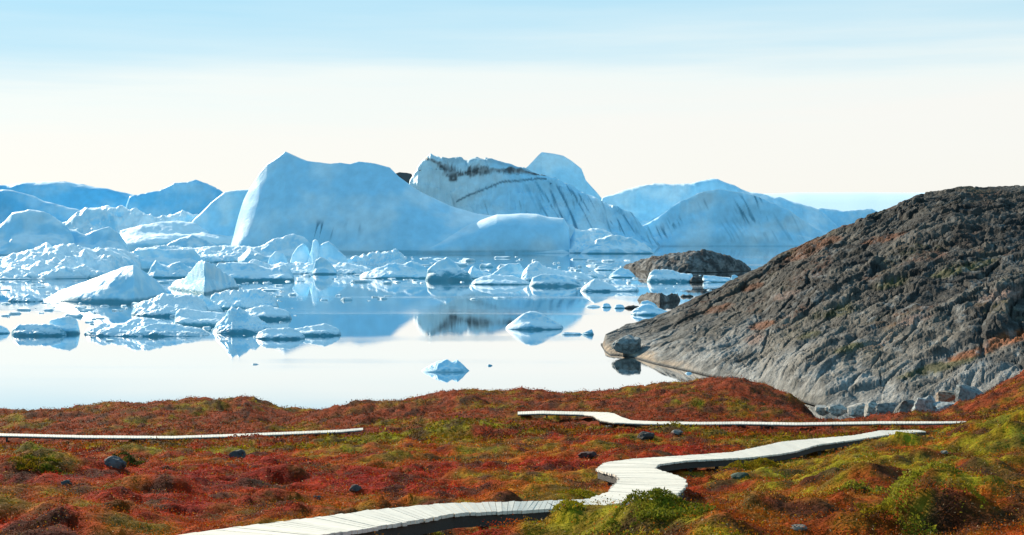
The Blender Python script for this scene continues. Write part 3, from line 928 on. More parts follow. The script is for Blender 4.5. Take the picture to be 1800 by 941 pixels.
# ------------------------------------------------------------------ tundra ground
ZT_D = np.array([2, 4, 7, 10, 13.5, 17.5, 28, 34, 51, 57, 78, 90, 125, 140])
ZT_Z = np.array([-1.62, -1.75, -2.1, -2.45, -2.87, -3.45, -4.84, -5.47, -7.2, -7.9, -10.4, -11.35, -14.0, -15.3])
PXC = np.array([-500, 0, 200, 430, 490, 600, 830, 1000, 1150, 1290, 1340, 1390, 1430, 1500, 1650, 1800, 2400])
DROW = np.array([2, 14, 20, 34, 50, 57, 78, 100, 125])
DEL = np.array([
    [0] * 17,
    [0, 0, 0, 0, 0, 0, .08, .30, .38, .36, .33, .3, .3, .3, .3, .4, .6],
    [0, 0, 0, 0, 0, 0, 0, 0, 0, .1, .2, .3, .4, .6, .6, .6, .9],
    [0, 0, 0, 0, 0, 0, 0, 0, 0, 0, 0, 0, .15, .5, .62, .8, 1.2],
    [-.4, -.45, -.45, -.4, -.35, -.3, -.1, 0, 0, 0, 0, 0, 0, -.2, .15, .9, 1.6],
    [-.8, -.85, -.85, -.8, -.75, -.65, -.2, -.1, -.1, -.1, -.1, -.1, -.1, -.1, .1, .65, 1.2],
    [-.6, -.67, -.67, -.6, -.55, -.4, 0, 0, 0, 0, 0, 0, 0, 0, 0, 1.0, 2.0],
    [-.9, -.9, -.6, -.5, -.9, -.7, .1, .15, .4, .5, .3, -.1, -.7, -.95, -.95, 1.2, 2.5],
    [-1.4, -1.45, -1.2, -.45, -1.2, -.95, .25, .35, 1.2, 1.45, .85, -.4, -2.6, -3.2, -1.8, 2.1, 3.2]], float)


def table(px, D):
    px = np.asarray(px, float)
    D = np.asarray(D, float)
    px, D = np.broadcast_arrays(px, D)
    rows = np.stack([np.interp(px, PXC, DEL[i]) for i in range(len(DROW))])
    k = np.clip(np.searchsorted(DROW, D) - 1, 0, len(DROW) - 2)
    tt = np.clip((D - DROW[k]) / (DROW[k + 1] - DROW[k]), 0, 1)
    tt = tt * tt * (3 - 2 * tt)
    a = np.take_along_axis(rows, k[None], 0)[0]
    b = np.take_along_axis(rows, (k + 1)[None], 0)[0]
    z = np.interp(D, ZT_D, ZT_Z) - .35 + a * (1 - tt) + b * tt
    Dc = np.interp(px, [0, 1330, 1400, 1440, 1650, 1760, 1800], [125, 125, 118, 104, 106, 122, 128])
    over = np.clip(D - Dc, 0, None)
    z = z - over ** 1.35 * .045
    return z


# walks: each station is (left/top edge px,py), (right/bottom edge px,py), forward distance of the centre line
K = 1.35
FRONT = [((150, 968), (330, 985), 12.4), ((250, 952), (440, 966), 13.2), ((312, 941), (512, 951), 14.2), ((432, 924.5), (564, 940), 15.2), ((549, 910.5), (642, 929), 16.3), ((658, 896), (720, 916.5), 17.5), ((778, 885), (802, 902), 18.9), ((938, 881), (926, 897), 20.5),
         ((1033, 877.5), (1040, 890), 21.9), ((1067, 865.5), (1185, 874), 23.4), ((1084, 848), (1206, 853), 26.2), ((1089, 841), (1205, 843), 28.2), ((1081, 834.5), (1191, 836), 29.5), ((1047, 825), (1150, 823.5), 31.8), ((1063, 813), (1158, 816), 33.8),
         ((1113, 806.5), (1207, 809.5), 35.2), ((1200, 801), (1260, 807), 36.8), ((1287, 795), (1313, 804.5), 38.6), ((1345, 783), (1363, 799), 40.4), ((1372, 777), (1400, 793), 42), ((1390, 775), (1436, 782), 44), ((1500, 765.5), (1517, 771), 48.5), ((1547, 757), (1560, 764.5), 51.5), ((1600, 756), (1610, 759.5), 54.5), ((1616, 756.3), (1628, 758.6), 56)]
MID = [((910, 724), (910, 728.5), 89.5), ((950, 722.3), (950, 727), 89), ((1027, 724), (1025, 729), 88.5), ((1068, 725), (1043, 731), 87), ((1080, 727), (1048, 735), 84.5), ((1092, 733), (1056, 739), 82), ((1110, 739), (1080, 743), 79.5),
       ((1150, 740.8), (1133, 745.3), 78), ((1233, 742), (1233, 746), 77.4), ((1300, 741.2), (1300, 745.2), 78), ((1400, 743), (1400, 747), 77), ((1467, 742), (1467, 746), 77.5), ((1550, 740.7), (1550, 744.7), 78), ((1640, 741), (1640, 744.5), 78), ((1700, 740.5), (1700, 743.5), 79)]
LEFT = [((-160, 759), (-160, 763), 79), ((0, 762), (0, 766), 78), ((153, 765.5), (153, 769.5), 77), ((300, 766.7), (300, 770.4), 76.5), ((413, 763), (413, 767), 77.5), ((500, 759.5), (500, 763.4), 79), ((600, 755.5), (600, 759.2), 81), ((640, 752), (640, 755.5), 83)]


def stations(rows):
    Ls, Rs = [], []
    for (l, r, D) in rows:
        zc = -((l[1] + r[1]) / 2 - YH) / F * D
        Dl, Dr_ = -zc * F / (l[1] - YH), -zc * F / (r[1] - YH)
        Ls.append((wx(l[0], Dl), Dl, H + zc))
        Rs.append((wx(r[0], Dr_), Dr_, H + zc))
    return np.array(Ls, float), np.array(Rs, float)


WALKS = [stations(w) for w in (FRONT, MID, LEFT)]


def walk_dense(L, Rr, step=.35):
    c = (L + Rr) / 2
    s = np.concatenate([[0], np.cumsum(np.linalg.norm(np.diff(c, axis=0), axis=1))])
    q = np.arange(0, s[-1], step)
    out = [np.stack([np.interp(q, s, A[:, i]) for i in range(3)], -1) for A in (L, Rr)]
    return out[0], out[1], q


CLINE = np.concatenate([(a + b) / 2 for a, b, _ in (walk_dense(*w) for w in WALKS)])
CWID = np.concatenate([np.linalg.norm((a - b)[:, :2], axis=1) / 2 for a, b, _ in (walk_dense(*w) for w in WALKS)])

# explicit hummocks: px, D, half-width m, half-depth m, height m, greenness
HUM = [(920, 13.2, .5, .6, .08, .7), (980, 14, .5, .6, .05, .9), (1040, 14.6, .45, .6, .06, .9), (1100, 14.4, .45, .7, .20, 1.0), (1150, 13.9, .5, .8, .27, 1.0), (1210, 13.3, .5, .7, .24, .7), (1280, 12.6, .6, .7, .2, .1),
       (740, 12.6, .9, .6, .10, .6),
       (1590, 22, .9, .6, .10, .95), (1500, 20, .6, .6, .2, .6), (1700, 17, .7, .7, .3, .5), (1660, 13.5, .6, .6, .35, .1), (1340, 33, .9, 1.0, .22, 1.0), (1250, 30, .6, .8, .2, .6), (1400, 16, .6, .5, .2, .3),
       (1450, 27, 1.2, 1.0, .2, .7), (1750, 30, 1.6, 1.2, .35, .8), (1600, 35, 1.4, 1.2, .2, .6), (1780, 42, 2, 1.5, .3, .7), (1770, 13.5, .5, .6, .25, .4),
       (400, 58, 3.2, 2.2, .45, .9), (640, 64, 2.6, 2.6, .6, 1.0), (560, 60, 2.2, 2.0, .35, .8), (790, 68, 3.2, 2.4, .7, .8), (240, 49, 1.2, 1.0, .4, .9), (65, 50, 1.3, 1.0, .25, .9), (90, 34, 1.3, 1.4, .5, .6), (150, 41, 1.1, 1.1, .4, .05),
       (30, 19, 1.6, .9, .35, .5), (200, 20, 1.4, .8, .3, .5), (285, 49, 1.3, 1.0, .35, .7), (840, 47, 1.6, 1.2, .2, .5), (620, 36, .8, .7, .3, .0), (700, 42, .9, .8, .25, .2), (1030, 27.5, .9, .6, .2, .9), (300, 30, .8, .7, .2, .2), (480, 33, .7, .7, .2, .1),
       (1340, 113, 5, 6, .3, .3), (1240, 95, 5, 4, .5, .4), (300, 112, 7, 6, .8, .3), (400, 120, 6, 6, .7, .4), (180, 105, 7, 6, .5, .5), (700, 104, 5, 5, .6, .5), (880, 112, 6, 5, .5, .4), (1190, 66, 1.8, 1.6, .25, .8), (980, 60, 2.5, 2, .3, .6)]


def hum(x, D):
    s = 0
    g = 0
    for (px, d, w, dd, h, gr) in HUM:
        e = np.exp(-(((x - wx(px, d)) / w) ** 2 + ((D - d) / dd) ** 2) ** 1.1)
        s = s + (h * e) ** 4
        g = np.maximum(g, gr * e) if not np.isscalar(g) else gr * e
    return s ** .25, g


def near_walk(x, D):
    """distance beyond the walk's edge and the deck height there"""
    best = np.full(x.shape, 1e9)
    zz = np.zeros(x.shape)
    flat_x, flat_D = x.ravel(), D.ravel()
    bb, zb = best.ravel(), zz.ravel()
    for cpt, w in zip(CLINE, CWID):
        d = np.hypot(flat_x - cpt[0], flat_D - cpt[1]) - w
        m = d < bb
        bb = np.where(m, d, bb)
        zb = np.where(m, cpt[2], zb)
    return bb.reshape(x.shape), zb.reshape(x.shape)


def detail(x, D):
    far = sstep(25, 80, D)
    n = .26 * fbm(x * .55, D * .55, 0, 3, 301) + (.08 + .0 * far) * (ridged(x * 1.3, D * 1.1, 0, 3, 305) - .5) + .045 * fbm(x * 3.5, D * 3.5, 0, 3, 309)
    n = n + (far * .35 + .35 * sstep(84, 100, D)) * (fbm(x * .12, D * .10, 0, 3, 312) + .18 * fbm(x * .5, D * .4, 0, 2, 314))
    f1, f2, idv = worley(x * .9 + .4 * n, D * .8, 9)
    n = n + .12 * (1 - sstep(0, .6, f1)) * (idv > .55)
    return n


def ground_z(x, D, walk=True):
    px = x / D * F + CX
    z = table(px, D) + H
    hs, _ = hum(x, D)
    z = z + hs + detail(x, D)
    if walk:
        d, zd = near_walk(x, D)
        wt = 1 - sstep(.0, 1.5 + 7 * sstep(55, 72, D), d)
        zt_ = zd - .33 + .17 * sstep(55, 70, D) - .17 * sstep(22, 19, D) + .35 * detail(x, D) * (1 - .6 * sstep(55, 72, D)) + np.clip(np.interp(D, ZT_D, ZT_Z) + H - zd - .0, -1.5, 0) * sstep(55, 72, D) * sstep(0, 6, d)
        z = z * (1 - wt) + np.minimum(zt_, np.maximum(z, zd - .75)) * wt
        # plants never poke through the boards
        z = np.where(d < .12, np.minimum(z, zd - .2), z)
    return z


RED = np.array([.31, .022, .004])
CRIM = np.array([.21, .009, .005])
ORNG = np.array([.36, .082, .005])
PINK = np.array([.25, .052, .018])
OLIV = np.array([.19, .115, .006])
LIME = np.array([.26, .21, .007])
DGRN = np.array([.045, .055, .012])
DRK = np.array([.045, .018, .010])


def tundra_col(x, D):
    px = x / D * F + CX
    n1 = fbm(x * .22, D * .16, 0, 4, 401)
    n2 = fbm(x * .9, D * .7, 0, 4, 405)
    n3 = fbm(x * 2.6, D * 2.2, 0, 3, 409)
    far = sstep(50, 75, D)
    right = sstep(1180, 1420, px) * (1 - sstep(55, 70, D)) + sstep(850, 1000, px) * sstep(18, 15, D)
    right = np.clip(right, 0, 1)
    midg = np.exp(-((D - 62) / 11) ** 2) * sstep(-100, 500, px) * .8
    c = mix(RED, ORNG, sstep(-.35, .45, n1 + .5 * n2))
    c = mix(c, CRIM, sstep(.1, .5, n2 - .5 * n1) * .8)
    c = mix(c, mix(PINK, ORNG * .75, sstep(.1, .7, n1)), far * .8)
    g = sstep(.05, .5, n1 * .7 + n2 * .6 + .42 * right + .34 * midg - .06)
    c = mix(c, mix(ORNG * .9, OLIV, sstep(-.3, .3, n3)), right * .55)
    c = mix(c, mix(OLIV, LIME, sstep(.0, .6, n3 + right * .3)), g * .85)
    _, hg = hum(x, D)
    c = mix(c, mix(OLIV, LIME, sstep(-.2, .5, n3 + .25 * right)), sstep(.25, .7, hg + .2 * n2))
    c = mix(c, DGRN, sstep(.25, .55, fbm(x * 1.1, D * .9, 0, 3, 420)) * .55)
    c = mix(c, DRK, sstep(.08, .4, fbm(x * .8, D * .5, 0, 4, 424)) * .78)
    bank_shade = sstep(330, 200, px) * np.exp(-((D - 15.6) / 1.5) ** 2) * sstep(-.3, .2, n2)  # mossy bank at lower left, its shade painted in as darker green
    c = mix(c, DGRN * .6, bank_shade * .9)
    return c * .84 * (1 + .35 * np.clip(n3, -1, 1))[..., None]


p = np.concatenate([np.linspace(-4000, -430, 130), np.linspace(-420, 2220, 880), np.linspace(2230, 5800, 130)])
Dl = np.exp(np.linspace(math.log(1.2), math.log(215), 800))
D = np.repeat(Dl[:, None], len(p), 1)
X = wx(p[None, :], D)
z = ground_z(X, D)
G = np.stack([X, D, z], -1)
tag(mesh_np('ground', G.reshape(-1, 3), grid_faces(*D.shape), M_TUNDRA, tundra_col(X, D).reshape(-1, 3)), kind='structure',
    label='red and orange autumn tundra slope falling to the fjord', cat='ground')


def ground_hit(px, py, dmin=9.0):
    d = np.exp(np.linspace(math.log(dmin), math.log(130), 1500))
    x = wx(px, d)
    zz = ground_z(x, d)
    yy_ = YH + (H - zz) / d * F
    k = np.argmax(yy_ <= py)
    return float(x[k]), float(d[k]), float(zz[k])


# ------------------------------------------------------------------ ground cover leaves (one object: nobody could count them)
def leaf_mesh(pts, size, col, seed, up=.5):
    r = np.random.default_rng(seed)
    n = len(pts)
    a = r.normal(size=(n, 3))
    a[:, 2] = np.abs(a[:, 2]) * .7 + up * .3
    a /= np.linalg.norm(a, axis=1)[:, None]
    b = np.cross(a, r.normal(size=(n, 3)))
    b /= np.linalg.norm(b, axis=1)[:, None]
    L = (size * r.uniform(.6, 1.4, n))[:, None]
    W = L * r.uniform(.35, .6, n)[:, None]
    V = np.stack([pts, pts + a * L * .5 + b * W * .5, pts + a * L, pts + a * L * .5 - b * W * .5], 1)
    Q = np.arange(n * 4).reshape(n, 4)
    cc = col * r.uniform(.65, 1.35, (n, 1))
    return V.reshape(-1, 3), Q, np.repeat(cc, 4, 0)


def scatter(npts, d0, d1, seed, px0=-150, px1=1950):
    r = np.random.default_rng(seed)
    d = np.exp(r.uniform(math.log(d0), math.log(d1), npts))
    px = r.uniform(px0, px1, npts)
    x = wx(px, d)
    z = ground_z(x, d)
    return x, d, z, r


x, d, z, r_ = scatter(520000, 10, 62, 501)
wd, zd = near_walk(x, d)
patch = fbm(x * 1.1, d * .9, 0, 3, 520)
keep = (wd > .06 + .25 * (zd - z < .1)) & (patch + r_.uniform(-.5, .5, len(x)) > -.45)
x, d, z = x[keep], d[keep], z[keep]
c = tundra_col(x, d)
# twiggy mix: single leaves of other hues strewn in
pick = r_.uniform(0, 1, len(x))
c = np.where((pick < .08)[:, None], ORNG * 1.3, c)
c = np.where(((pick > .12) & (pick < .16))[:, None], OLIV * 1.1, c)
c = np.where((pick > .975)[:, None], np.array([.36, .25, .14]), c)
s = np.clip(.00115 * d, .022, .2)
h = np.abs(r_.normal(0, 1, len(x))) * .035 * (1 + .7 * fbm(x * 2, d * 2, 0, 2, 531))
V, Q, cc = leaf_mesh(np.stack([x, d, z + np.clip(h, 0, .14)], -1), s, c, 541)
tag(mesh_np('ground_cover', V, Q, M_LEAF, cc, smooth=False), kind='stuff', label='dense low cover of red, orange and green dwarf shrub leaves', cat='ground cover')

x, d, z, r_ = scatter(170000, 58, 128, 601)
wd, zd = near_walk(x, d)
keep = wd > .25
x, d, z = x[keep], d[keep], z[keep]
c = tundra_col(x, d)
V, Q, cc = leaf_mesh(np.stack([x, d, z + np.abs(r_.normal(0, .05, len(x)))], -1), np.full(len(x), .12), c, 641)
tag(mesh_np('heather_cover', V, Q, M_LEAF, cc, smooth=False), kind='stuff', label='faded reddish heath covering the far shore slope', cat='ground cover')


# ------------------------------------------------------------------ dwarf shrubs that stand out from the cover
def shrub(label, px, py, w, dd, h, n, colA, colB, seed, dmin=9.0, size=.03):
    x0, d0, z0 = ground_hit(px, py, dmin)
    r = np.random.default_rng(seed)
    a = r.uniform(0, 2 * np.pi, n)
    q = np.sqrt(r.uniform(0, 1, n))
    lump = 1 + .55 * fbm(np.cos(a) * 1.7, np.sin(a) * 1.7, 0, 3, seed)
    xx, yy_ = np.cos(a) * q * w * lump, np.sin(a) * q * dd * lump
    top = h * (1 - q ** 2.2) * (1 + .8 * fbm(xx * 3.1, yy_ * 3.1, 0, 3, seed))
    zz = ground_z(xx + x0, yy_ + d0) - z0 + np.clip(top, 0, None) * (1 - r.uniform(0, 1, n) ** 2 * .7) + .01
    keep = fbm(xx * 2.6, yy_ * 2.6, 0, 4, seed + 7) > -.22 + .6 * q ** 3
    xx, yy_, zz, q, n = xx[keep], yy_[keep], zz[keep], q[keep], int(keep.sum())
    k = sstep(-.4, .5, fbm(xx * 2.3, yy_ * 2.3, zz * 2.3, 3, seed + 2))
    V, Q, cc = leaf_mesh(np.stack([xx, yy_, zz], -1), np.full(n, size), mix(colA, colB, k), seed + 3, up=1.0)
    # twigs
    ns = 40
    aa, qq = r.uniform(0, 2 * np.pi, ns), np.sqrt(r.uniform(0, 1, ns)) * .8
    bx, by = np.cos(aa) * qq * w, np.sin(aa) * qq * dd
    bz = ground_z(bx + x0, by + d0) - z0
    tz = bz + h * (1 - qq ** 2) * .7 + .01
    tx, ty = bx + r.normal(0, .12, ns), by + r.normal(0, .12, ns)
    VV, QQ = [], []
    for i in range(ns):
        o = len(VV)
        for (X_, Y_, Z_, rr) in ((bx[i], by[i], bz[i] - .03, .007), (tx[i], ty[i], tz[i], .003)):
            for kk in range(3):
                VV.append((X_ + rr * math.cos(kk * 2.1), Y_ + rr * math.sin(kk * 2.1), Z_))
        for kk in range(3):
            j = (kk + 1) % 3
            QQ.append((o + kk, o + j, o + 3 + j, o + 3 + kk))
    V2 = np.concatenate([V, np.array(VV)])
    Q2 = np.concatenate([Q, np.array(QQ) + len(V)])
    o = mesh_np('dwarf_shrub', V2, Q2, M_LEAF, np.concatenate([cc, np.tile(np.array([.06, .035, .025]), (len(VV), 1))]), smooth=False)
    o.location = (x0, d0, z0)
    return tag(o, label, 'shrub', 'low dwarf shrubs on the slope')


YEL = np.array([.26, .24, .02])
GRN = np.array([.10, .11, .010])
shrub('big yellow green dwarf willow on the knoll beside the boardwalk bend', 1140, 895, .65, .8, .06, 14000, GRN, YEL, 701)
shrub('pale yellow green willow creeping against the near boardwalk edge', 965, 912, .35, .35, .03, 4000, LIME, YEL, 705)
shrub('yellow tinged willow tuft at the bottom below the near boardwalk', 740, 943, .55, .35, .03, 5000, YEL, OLIV, 709)
shrub('dark green dwarf willow hummock on the orange right slope', 1590, 858, 1.0, .6, .06, 9000, GRN, YEL, 713)
shrub('rounded bright moss cushion below the raised right boardwalk', 1325, 823, .7, .6, .12, 6000, LIME, OLIV, 717, size=.04)
shrub('green willow mat left of the boardwalk bend', 1024, 872, .45, .5, .06, 2500, LIME, GRN, 721, dmin=22.5, size=.035)
shrub('yellow green willow strip near the bottom right corner', 1610, 905, .6, .5, .2, 6000, YEL, OLIV, 725)
shrub('mossy green hump at the left edge among red heath', 75, 818, .8, .8, .07, 4500, GRN, OLIV, 729, size=.055)
shrub('small dark green hump right of the mossy left edge hump', 232, 813, .5, .6, .07, 2200, DGRN, GRN, 733, size=.05)


# ------------------------------------------------------------------ stones
def stone(label, px, py, w, h, col, seed, dd=None, at=None, name='stone', cat='stone', group='stones lying in the heath', sub=5, block=0.0):
    import bmesh
    bm = bmesh.new()
    bmesh.ops.create_icosphere(bm, subdivisions=sub, radius=1)
    v = np.array([q.co[:] for q in bm.verts])
    nn = fbm(v[:, 0] * 1.1, v[:, 1] * 1.1, v[:, 2] * 1.1, 3, seed) * .28
    if block:
        m = np.max(np.abs(v), axis=1)
        v = v * (1 + block * (1 / m - 1))[:, None]
    # planes sliced off give flat worn faces
    r = np.random.default_rng(seed)
    v = v * (1 + nn)[:, None]
    for k in range(7):
        pl = r.normal(size=3)
        pl /= np.linalg.norm(pl)
        q = v @ pl
        v = v - np.clip(q - r.uniform(.62, .85), 0, None)[:, None] * pl * .85
    v = v + (fbm(v[:, 0] * 5, v[:, 1] * 5, v[:, 2] * 5, 3, seed + 1) * .035)[:, None] * v
    if name == 'stone':
        w, h, col = w * .5, h * .5, tuple(q_ * k_ for q_, k_ in zip(col, (.8, .7, .58)))
    v = v * np.array([w, dd or w * .8, h])
    x0, d0, z0 = at if at else ground_hit(px, py)
    faces = np.array([[q.index for q in f.verts] for f in bm.faces])
    bm.free()
    cc = mix(np.array(col), np.array(col) * .45, sstep(0, .5, fbm(v[:, 0] * 3 / w, v[:, 1] * 3 / w, v[:, 2] * 3 / w, 3, seed + 4)))
    o = mesh_np(name, v, faces, M_STONE, cc)
    o.location = (x0, d0, z0 + h * (.25 if name == 'boulder' else .1))
    return tag(o, label, cat, group)


stone('blue grey stone under the boardwalk edge right of the bend', 1214, 826, .22, .24, (.17, .2, .23), 801)
stone('green lichen covered flat stone below the raised right boardwalk', 1298, 838, .42, .16, (.09, .13, .10), 802)
stone('dark pointed stone in the heath between the two right boardwalks', 1133, 772, .75, .42, (.06, .06, .065), 803)
stone('grey stone beside green moss right of the dark pointed stone', 1190, 762, .5, .28, (.2, .2, .22), 804)
stone('small pale stone at the left of the mid heath strip under the far boardwalk', 1070, 752, .45, .22, (.26, .24, .25), 805)
stone('pale stone lying on the right orange slope', 1660, 798, .17, .1, (.36, .33, .3), 806)
stone('flat grey stone near the bottom edge at the right', 1405, 931, .14, .08, (.24, .23, .22), 807)
stone('dark round stone on the green left hummock', 418, 804, .6, .38, (.07, .08, .1), 808)
stone('grey blue stone beside the small dark green hump', 200, 818, .55, .4, (.12, .13, .16), 809)
stone('low slate blue stone in the red heath at the left', 117, 851, .28, .2, (.07, .1, .13), 810)
stone('half buried dark stone in the red heath below centre', 624, 862, .25, .16, (.09, .08, .09), 811)
stone('small dark stone left of the near boardwalk', 556, 876, .18, .1, (.1, .1, .11), 812)
stone('dark maroon mound stone in red heath left of the bend', 1034, 803, .55, .3, (.08, .035, .035), 813)

# blocks at the head of the cove, standing on the tundra edge
GBL = 'pale boulders at the head of the cove'


def cove(label, px, py0, py1, D, wpx, seed, col=(.36, .4, .43), blk=.8):
    col = tuple(q_ * k_ for q_, k_ in zip(col, (.9, .84, .76)))
    h = (py1 - py0) / F * D * .75
    w = wpx / 2 / F * D * 1.25
    zc = float(wz(py1, D))
    return stone(label, 0, 0, w, h, col, seed, at=(float(wx(px, D)), D, zc + h * .35), name='boulder', cat='boulder', group=GBL, block=blk)


cove('big pale blue block with a flat sloping face at the cove head', 1630, 702, 731, 150, 36, 821)
cove('pale cracked block right of the big blue block', 1666, 708, 730, 148, 34, 822)
cove('low wide pale block at the right end of the cove boulders', 1699, 710, 728, 140, 44, 823)
cove('grey upright block on the red slope above the low wide block', 1706, 683, 706, 160, 34, 824, (.2, .23, .25))
cove('tan topped boulder up the slope from the big blue block', 1665, 690, 704, 165, 30, 825, (.34, .27, .22))
cove('dark tall boulder left of the big blue block', 1594, 704, 731, 158, 34, 826, (.16, .16, .16))
cove('grey split block in the middle of the cove ledge', 1562, 709, 729, 165, 32, 827, (.24, .25, .26))
cove('whitish rounded boulder at the left end of the cove ledge', 1446, 714, 728, 180, 24, 828, (.42, .41, .4), .3)
cove('whitish lumpy boulder second from the left end of the cove ledge', 1472, 714, 729, 178, 30, 829, (.42, .41, .4), .3)
cove('whitish wide boulder beside the dark seam of the cove ledge', 1506, 712, 729, 176, 34, 830, (.4, .39, .38), .35)
cove('pale knobbly boulder left of the grey split block', 1536, 711, 729, 172, 26, 831, (.38, .38, .37), .4)
cove('blue grey boulder off the tip of the rocky headland', 1105, 594, 618, 290, 46, 832, (.26, .3, .33), .2)
cove('small rounded boulder at the waterline below the pale washed rocks', 1290, 668, 690, 236, 34, 833, (.2, .19, .18), .2)


# ------------------------------------------------------------------ boardwalks
def box_strip(Vs, Qs, Cs, a, b, c, d, th, col):
    """plank whose top corners are a,b,c,d (counter-clockwise), th thick"""
    o = len(Vs)
    for q in (a, b, c, d):
        Vs.append(tuple(q))
    for q in (a, b, c, d):
        Vs.append((q[0], q[1], q[2] - th))
    Qs += [(o, o + 1, o + 2, o + 3), (o + 7, o + 6, o + 5, o + 4), (o, o + 4, o + 5, o + 1), (o + 1, o + 5, o + 6, o + 2), (o + 2, o + 6, o + 7, o + 3), (o + 3, o + 7, o + 4, o)]
    Cs += [col] * 8


def boardwalk(label, L, Rr, plank, seed, post_step):
    r = np.random.default_rng(seed)
    A, Bq, q = walk_dense(L, Rr, plank)
    root = empty('boardwalk', (float((A[0, 0] + Bq[0, 0]) / 2), float((A[0, 1] + Bq[0, 1]) / 2), float(A[0, 2] - .4)))
    tag(root, label, 'boardwalk', 'weathered timber boardwalks through the heath')
    base = np.array(root.location)
    A, Bq = A - base, Bq - base
    Vs, Qs, Cs = [], [], []
    for i in range(len(q) - 1):
        a, b, c_, d_ = A[i], Bq[i], Bq[i + 1], A[i + 1]
        gap = .005 / plank
        j = r.normal(0, .002, 4)
        ov = r.uniform(-.02, .03, 2)
        ac = (b - a) / (np.linalg.norm(b - a) + 1e-6)
        p1 = a * (1 - gap) + d_ * gap - ac * ov[0]
        p2 = b * (1 - gap) + c_ * gap + ac * ov[1]
        p3 = c_ * (1 - gap) + b * gap + ac * ov[1]
        p4 = d_ * (1 - gap) + a * gap - ac * ov[0]
        pts = [p + np.array([0, 0, jj]) for p, jj in zip((p1, p2, p3, p4), j)]
        t = r.uniform(.94, 1.04)
        col = (.74 * t, .65 * t, .54 * t)
        if r.uniform() < .07:
            col = (.70, .62, .52)
        box_strip(Vs, Qs, Cs, *pts, .045, col)
    mesh_np('deck', np.array(Vs), np.array(Qs), M_WOOD, np.array(Cs), smooth=False, parent=root)
    step = max(1, int(.6 / plank))
    for E, other in ((A, Bq), (Bq, A)):
        Vs, Qs, Cs = [], [], []
        idx = list(range(0, len(q), step))
        if idx[-1] != len(q) - 1:
            idx.append(len(q) - 1)
        for i, k in zip(idx[:-1], idx[1:]):
            def inn(m, w):
                dv = other[m] - E[m]
                return E[m] + dv / (np.linalg.norm(dv) + 1e-6) * w
            pts = [inn(i, .03), inn(i, .10), inn(k, .10), inn(k, .03)]
            pts = [p - np.array([0, 0, .052]) for p in pts]
            box_strip(Vs, Qs, Cs, *pts, .15 if post_step < 3 else .06, (.035, .03, .026))
        mesh_np('bearer', np.array(Vs), np.array(Qs), M_WOOD, np.array(Cs), smooth=False, parent=root)
    ps = max(1, int(post_step / plank))
    cnt = 0
    for i in range(ps // 2, len(q), ps):
        for E, other in ((A, Bq), (Bq, A)):
            if cnt >= 90:
                break
            dv = other[i] - E[i]
            pc = E[i] + dv / (np.linalg.norm(dv) + 1e-6) * .15
            gz = float(ground_z(np.array([pc[0] + base[0]]), np.array([pc[1] + base[1]]))[0]) - base[2]
            Vs, Qs, Cs = [], [], []
            s_ = .045
            pts = [np.array([pc[0] + sx * s_, pc[1] + sy_ * s_, pc[2] - .055]) for sx, sy_ in ((-1, -1), (1, -1), (1, 1), (-1, 1))]
            box_strip(Vs, Qs, Cs, *pts, max(pc[2] - .055 - gz + .12, .1), (.05, .042, .036))
            mesh_np('post', np.array(Vs), np.array(Qs), M_WOOD, np.array(Cs), smooth=False, parent=root)
            cnt += 1
    return root


boardwalk('near pale timber boardwalk bending in an S past the green willow', *WALKS[0], .145, 901, 1.8)
boardwalk('farther boardwalk with one kink crossing the heath below the cove', *WALKS[1], .16, 902, 4.0)
boardwalk('thin straight boardwalk crossing the heath at the left edge', *WALKS[2], .16, 903, 4.0)

# ------------------------------------------------------------------ camera
cam = bpy.data.cameras.new('camera')
co = bpy.data.objects.new('camera', cam)
C.objects.link(co)
co.location = (0, 0, H)
co.rotation_euler = (R(90), 0, 0)
cam.sensor_width = 36
cam.lens = 36 * F / 1800
cam.shift_y = -(470.5 - YH) / 1800
cam.clip_start = .1
cam.clip_end = 80000
bpy.context.scene.camera = co

# ------------------------------------------------------------------ light: sun ahead to the left, low
AZ, EL = -38.0, 25.0           # degrees left of the view axis, above the horizon
sd = bpy.data.lights.new('sun', 'SUN')
so = bpy.data.objects.new('sun', sd)
C.objects.link(so)
sd.energy = 5.0
sd.angle = R(.5)
sd.color = (1.0, .89, .70)
sx, sy_, sz = math.sin(R(AZ)) * math.cos(R(EL)), math.cos(R(AZ)) * math.cos(R(EL)), math.sin(R(EL))
from mathutils import Vector
so.rotation_euler = Vector((sx, sy_, sz)).to_track_quat('Z', 'Y').to_euler()

w = bpy.data.worlds.new('World')
bpy.context.scene.world = w
w.use_nodes = True
nt = w.node_tree
nt.nodes.clear()
out = nt.nodes.new('ShaderNodeOutputWorld')
sky = N(nt, 'ShaderNodeTexSky', sky_type='NISHITA')
sky.sun_disc = False
sky.sun_elevation = R(EL)
sky.sun_rotation = R(AZ)
sky.air_density = 1.0
sky.dust_density = .4
sky.ozone_density = 2.5
bg = N(nt, 'ShaderNodeBackground')
bg.inputs[1].default_value = .10
nt.links.new(sky.outputs[0], bg.inputs[0])
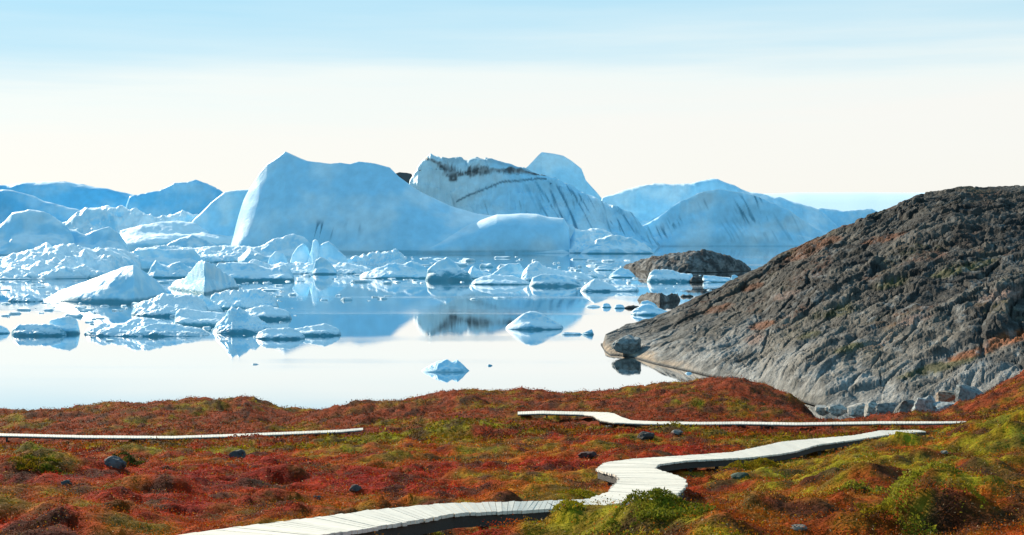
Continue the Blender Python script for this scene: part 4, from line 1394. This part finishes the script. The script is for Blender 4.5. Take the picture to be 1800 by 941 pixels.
# thin high cloud: a bright cream veil low over the horizon thinning upwards into pale blue
tc = N(nt, 'ShaderNodeTexCoord')
sep = N(nt, 'ShaderNodeSeparateXYZ')
nt.links.new(tc.outputs['Generated'], sep.inputs[0])
vm = N(nt, 'ShaderNodeVectorMath', operation='MULTIPLY')
vm.inputs[1].default_value = (1.6, 1.6, 26)
nt.links.new(tc.outputs['Generated'], vm.inputs[0])
nz = noise_tex(nt, vm.outputs[0], 1.3, 5, .55)
nzr = maprange(nt, nz.outputs[0], .3, .7, -.018, .018)
tilt = N(nt, 'ShaderNodeMath', operation='MULTIPLY_ADD')
nt.links.new(sep.outputs['X'], tilt.inputs[0])
tilt.inputs[1].default_value = -.04
nt.links.new(sep.outputs['Z'], tilt.inputs[2])
add = N(nt, 'ShaderNodeMath', operation='ADD')
nt.links.new(tilt.outputs[0], add.inputs[0])
nt.links.new(nzr, add.inputs[1])
ramp = N(nt, 'ShaderNodeValToRGB')
els = ramp.color_ramp.elements
els[0].position = 0.0
els[0].color = (.625, .615, .58, 1)
els[1].position = 1.0
els[1].color = (.06, .20, .36, 1)
for pos, colr in ((.074, (.63, .625, .595)), (.100, (.59, .63, .615)), (.132, (.41, .555, .615)), (.17, (.29, .50, .61)), (.3, (.31, .71, .91)), (.55, (.20, .55, .79))):  # blues above the veil brightened, an added fill for the shaded ice faces
    e = els.new(pos)
    e.color = (*colr, 1)
nt.links.new(add.outputs[0], ramp.inputs[0])
bg2 = N(nt, 'ShaderNodeBackground')
bg2.inputs[1].default_value = 1.0
nt.links.new(ramp.outputs[0], bg2.inputs[0])
veil = maprange(nt, sep.outputs['Z'], .1, .7, .95, .6)
mx = N(nt, 'ShaderNodeMixShader')
nt.links.new(veil, mx.inputs[0])
nt.links.new(bg.outputs[0], mx.inputs[1])
nt.links.new(bg2.outputs[0], mx.inputs[2])
nt.links.new(mx.outputs[0], out.inputs[0])

sc = bpy.context.scene
sc.view_settings.view_transform = 'Standard'
sc.view_settings.look = 'None'
sc.view_settings.exposure = 0.6
sc.view_settings.gamma = 1
sc.view_settings.use_curve_mapping = False
sc.render.engine = 'CYCLES'
sc.cycles.use_denoising = True
sc.cycles.max_bounces = 6
sc.cycles.caustics_reflective = False
